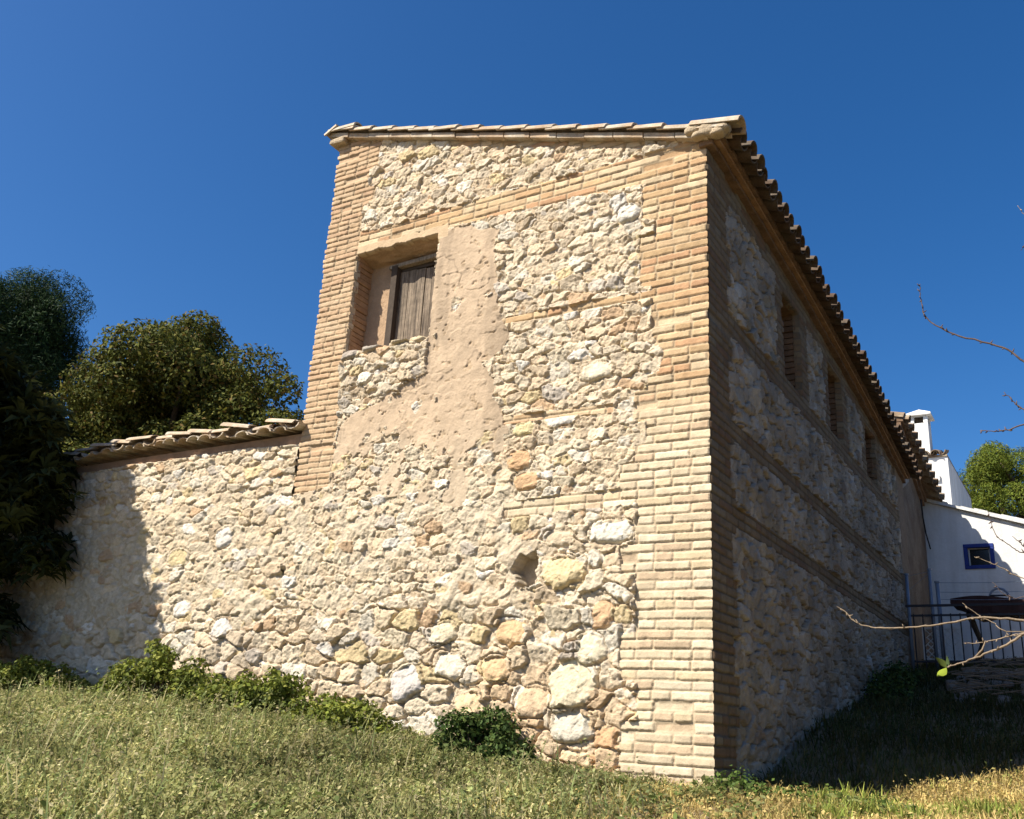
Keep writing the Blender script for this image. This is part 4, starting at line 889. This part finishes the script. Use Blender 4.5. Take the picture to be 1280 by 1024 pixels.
A2 = grass_block(95000, (-1.0, 4.5), (-3.2, 3.6), lambda x, y: np.where(shade(x, y) | ((y > 0) & (x < 0.03)), 0, np.clip(.50 + .6 * (fbm(x * 1.6, y * 1.6, 820, 2) + .1) + .2 * (x > .4) - .35 * bare(x, y), .08, 1)), .03, .10, [(.58, .44, .17), (.50, .37, .15), (.28, .28, .08), (.42, .36, .13)], [.40, .28, .13, .19], .9, .0035)
A3 = grass_block(9000, (.7, 2.2), (-1.1, 1.2), lambda x, y: sst(.12, .45, fbm(x * 3.1 + 4, y * 3.1, 830, 2)) * .8 * ~shade(x, y), .06, .17, [(.19, .24, .045), (.25, .28, .06), (.36, .33, .09)], None, 0, .005)
A4 = grass_block(42000, (.06, 4.5), (.0, 9.0), lambda x, y: np.where(shade(x, y) | (y > 2.5), .85, 0), .04, .14, [(.06, .075, .022), (.09, .085, .03), (.12, .10, .04)], [.45, .35, .2], .6, .005)  # house shadow put into these blade colours through the shade mask
A5 = grass_block(2600, (-9, .2), (-4, -.3), lambda x, y: sst(.45, .7, vn(x * 1.9, y * 1.9, 841)), .20, .36, [(.30, .31, .13), (.42, .37, .2), (.20, .24, .09)], None, 7, .004)
wx = RS.uniform(-8.5, 1.5, 520); wy = RS.uniform(-4, -.35, 520); kk = RS.randint(0, 520, 15000); rr_ = RS.normal(size=(15000, 2)) * (.05 + .06 * RS.rand(520))[kk][:, None]
wp = np.stack([wx[kk] + rr_[:, 0], wy[kk] + rr_[:, 1], np.zeros(15000)], 1); wp[:, 2] = gz(wp[:, 0], wp[:, 1]) + RS.uniform(.02, .15, 15000) * (1 - np.clip(np.hypot(rr_[:, 0], rr_[:, 1]) / .25, 0, .8))
A6 = leaves(wp, .046, .55, pal(15000, [(.13, .17, .045), (.20, .22, .075), (.26, .27, .11)], None, .25), None, .9)
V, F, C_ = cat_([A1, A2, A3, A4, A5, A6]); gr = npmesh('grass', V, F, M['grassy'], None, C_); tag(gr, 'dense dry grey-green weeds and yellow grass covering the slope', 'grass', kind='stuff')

# rubble and cut branches by the railing
rb = MB()
for k in range(150):
    x = random.uniform(.75, 2.6); y = random.uniform(5.0, 7.2); s_ = random.uniform(.02, .07); lump(rb, (x, y, gzf(x, y) + s_ * .3 + random.random() * .14 * math.sin((y - 5) * 1.4)), (s_ * random.uniform(.8, 1.3), s_, s_ * random.uniform(.6, .9)), 100 + k, 5)
o = rb.build('rubble', M['stone'], None, origin=(1.6, 6.2, 1.0)); tag(o, 'heap of grey rubble stones on the shaded ground before the railing', 'rubble', kind='stuff')
rb = MB()
for k in range(170):
    x = random.uniform(.7, 2.6); y = random.uniform(5.0, 7.3); z = gzf(x, y) + random.uniform(.05, .28); a = random.uniform(-.5, .5) + (0 if random.random() < .7 else 1.5); l = random.uniform(.25, .75)
    rb.tube([(x, y, z), (x + math.cos(a) * l * .5, y + math.sin(a) * l * .5, z + random.uniform(-.03, .06)), (x + math.cos(a) * l, y + math.sin(a) * l, z + random.uniform(-.08, .05))], [.009, .007, .003], 5)
o = rb.build('brushwood', M['barkpale'], None, origin=(1.6, 6.2, 1.0)); tag(o, 'tangle of cut dry branches lying over the rubble', 'brushwood', kind='stuff')

# ------------------------------------------------------------------ bare tree whose branches reach in from the right
bt = empty('bare_tree', (3.25, -.7, gzf(3.25, -.7) - .05)); tag(bt, 'leafless tree reaching thin bare branches in from the right edge', 'tree', 'trees around the house'); o = tuple(bt.location)
mb = MB(); B0 = Vector(o)
TP = [B0, B0 + Vector((.0, .05, .5)), Vector((3.2, -.62, 1.0)), Vector((3.15, -.6, 1.6)), Vector((3.2, -.65, 2.3)), Vector((3.1, -.7, 3.0))]
mb.tube(TP + [Vector((3.15, -.6, 3.5)), Vector((3.0, -.55, 4.1))], [.09, .075, .065, .055, .042, .03, .018, .004], 9); mb.build('trunk', M['bark'], bt, origin=o, smooth=True)
def at(px, py, y):
    d = R.T @ np.array([(px - 640) / 1190, (py - 512) / 1190, 1.0]); t = (y - CAM[1]) / d[1]; return Vector(CAM + t * d)
def branch(pts, r0, m, buds=10, start=None, twigs=()):
    P = [Vector(p) for p in pts]
    if start is not None: P = [Vector(start)] + P
    # smooth (Catmull-Rom)
    Q = []
    for k in range(len(P) - 1):
        a, b, c, d = P[max(k - 1, 0)], P[k], P[k + 1], P[min(k + 2, len(P) - 1)]
        for s_ in range(6):
            t = s_ / 6; Q.append(.5 * ((2 * b) + (c - a) * t + (2 * a - 5 * b + 4 * c - d) * t * t + (3 * b - a - 3 * c + d) * t ** 3) + Vector([random.uniform(-.003, .003) for _ in range(3)]))
    Q.append(P[-1]); n = len(Q); mb = MB()
    mb.tube(Q, [r0 * .52 * (1 - .70 * k / (n - 1)) for k in range(n)], 6)
    for _ in range(buds):
        k = random.randrange(n // 3, n - 1); d = Vector([random.uniform(-1, 1) for _ in range(3)]).normalized(); mb.tube([Q[k], Q[k] + d * .011, Q[k] + d * .02 + Vector((0, 0, .004))], [.004, .0035, .0015], 5)
    for tw in twigs: mb.tube(tw, [r0 * .34, r0 * .27, r0 * .16][:len(tw)], 5)
    mb.build('branch', m, bt, origin=o, smooth=True)
A = lambda pts, y: [at(a, b, y) for a, b in pts]
branch(A([(1330, 480), (1280, 452), (1255, 435), (1200, 420), (1172, 408), (1157, 396), (1151, 375), (1150, 355)], -1.2), .013, M['barkdark'], 22, TP[4])
branch(A([(1330, 535), (1280, 512), (1268, 503), (1255, 490)], -1.1), .011, M['barkdark'], 8, TP[3])
branch(A([(1330, 520), (1280, 531), (1258, 538), (1240, 539), (1225, 538)], -1.1), .011, M['barkdark'], 12, TP[3])
branch(A([(1330, 290), (1290, 300), (1276, 313)], -1.0), .009, M['barkdark'], 4, TP[5])
branch(A([(1330, 250), (1290, 272), (1272, 257)], -1.0), .009, M['barkpale'], 4, TP[5])
branch(A([(1330, 778), (1280, 775), (1222, 772), (1180, 780), (1130, 785), (1095, 785), (1070, 778), (1058, 766), (1046, 758)], -1.5), .012, M['barkpale'], 12, TP[2])
branch(A([(1330, 770), (1290, 786), (1258, 806), (1225, 820), (1200, 829), (1184, 834)], -1.3), .017, M['barkpale'], 10, TP[2], twigs=[A([(1218, 823), (1228, 812), (1232, 801)], -1.3)])
branch(A([(1330, 780), (1285, 790), (1262, 795), (1230, 803), (1205, 804)], -1.2), .011, M['barkpale'], 12, TP[2])
branch(A([(1330, 720), (1278, 722), (1255, 711), (1240, 704), (1218, 696)], -1.0), .008, M['barkpale'], 5, TP[3])
branch(A([(1330, 715), (1295, 694), (1275, 690), (1262, 681), (1245, 670), (1240, 655), (1235, 640)], -1.0), .008, M['barkdark'], 8, TP[3])
branch(A([(1320, 700), (1285, 686), (1275, 678), (1265, 670)], -1.0), .009, M['barkdark'], 6, TP[3])
branch(A([(1330, 745), (1290, 745), (1262, 747), (1240, 728)], -1.0), .008, M['barkdark'], 6, TP[2])
branch(A([(1300, 790), (1240, 777), (1222, 768), (1203, 754)], -1.45), .007, M['barkpale'], 4, TP[2])
V, F, Cc = [], [], []
for (tip, wd, col) in ((at(1172, 821, -1.3), .017, (.10, .13, .03)), (at(1172, 848, -1.33), .020, (.22, .27, .03)), (at(1186, 822, -1.28), .010, (.06, .09, .03))):
    b = np.array(at(1183, 835, -1.3)); t = np.array(tip); d = t - b; s_ = np.cross(d, (.4, .9, .2)); s_ /= np.linalg.norm(s_); nn = np.cross(s_, d); nn /= np.linalg.norm(nn); k = len(V)
    for q, w_ in ((0, .08), (.18, .62), (.4, 1.0), (.65, .85), (.85, .42), (1, .03)):
        m = b + d * q - nn * .02 * q * q; V += [m - s_ * wd * w_ + nn * .006 * w_, m, m + s_ * wd * w_ + nn * .006 * w_]; Cc += [col] * 3
    for q in range(5):
        for j in (0, 1): F.append((k + q * 3 + j, k + q * 3 + j + 1, k + q * 3 + 4 + j, k + q * 3 + 3 + j))
npmesh('leaf', np.array(V) - np.array(o), np.array(F), M['leaf'], bt, np.array(Cc))
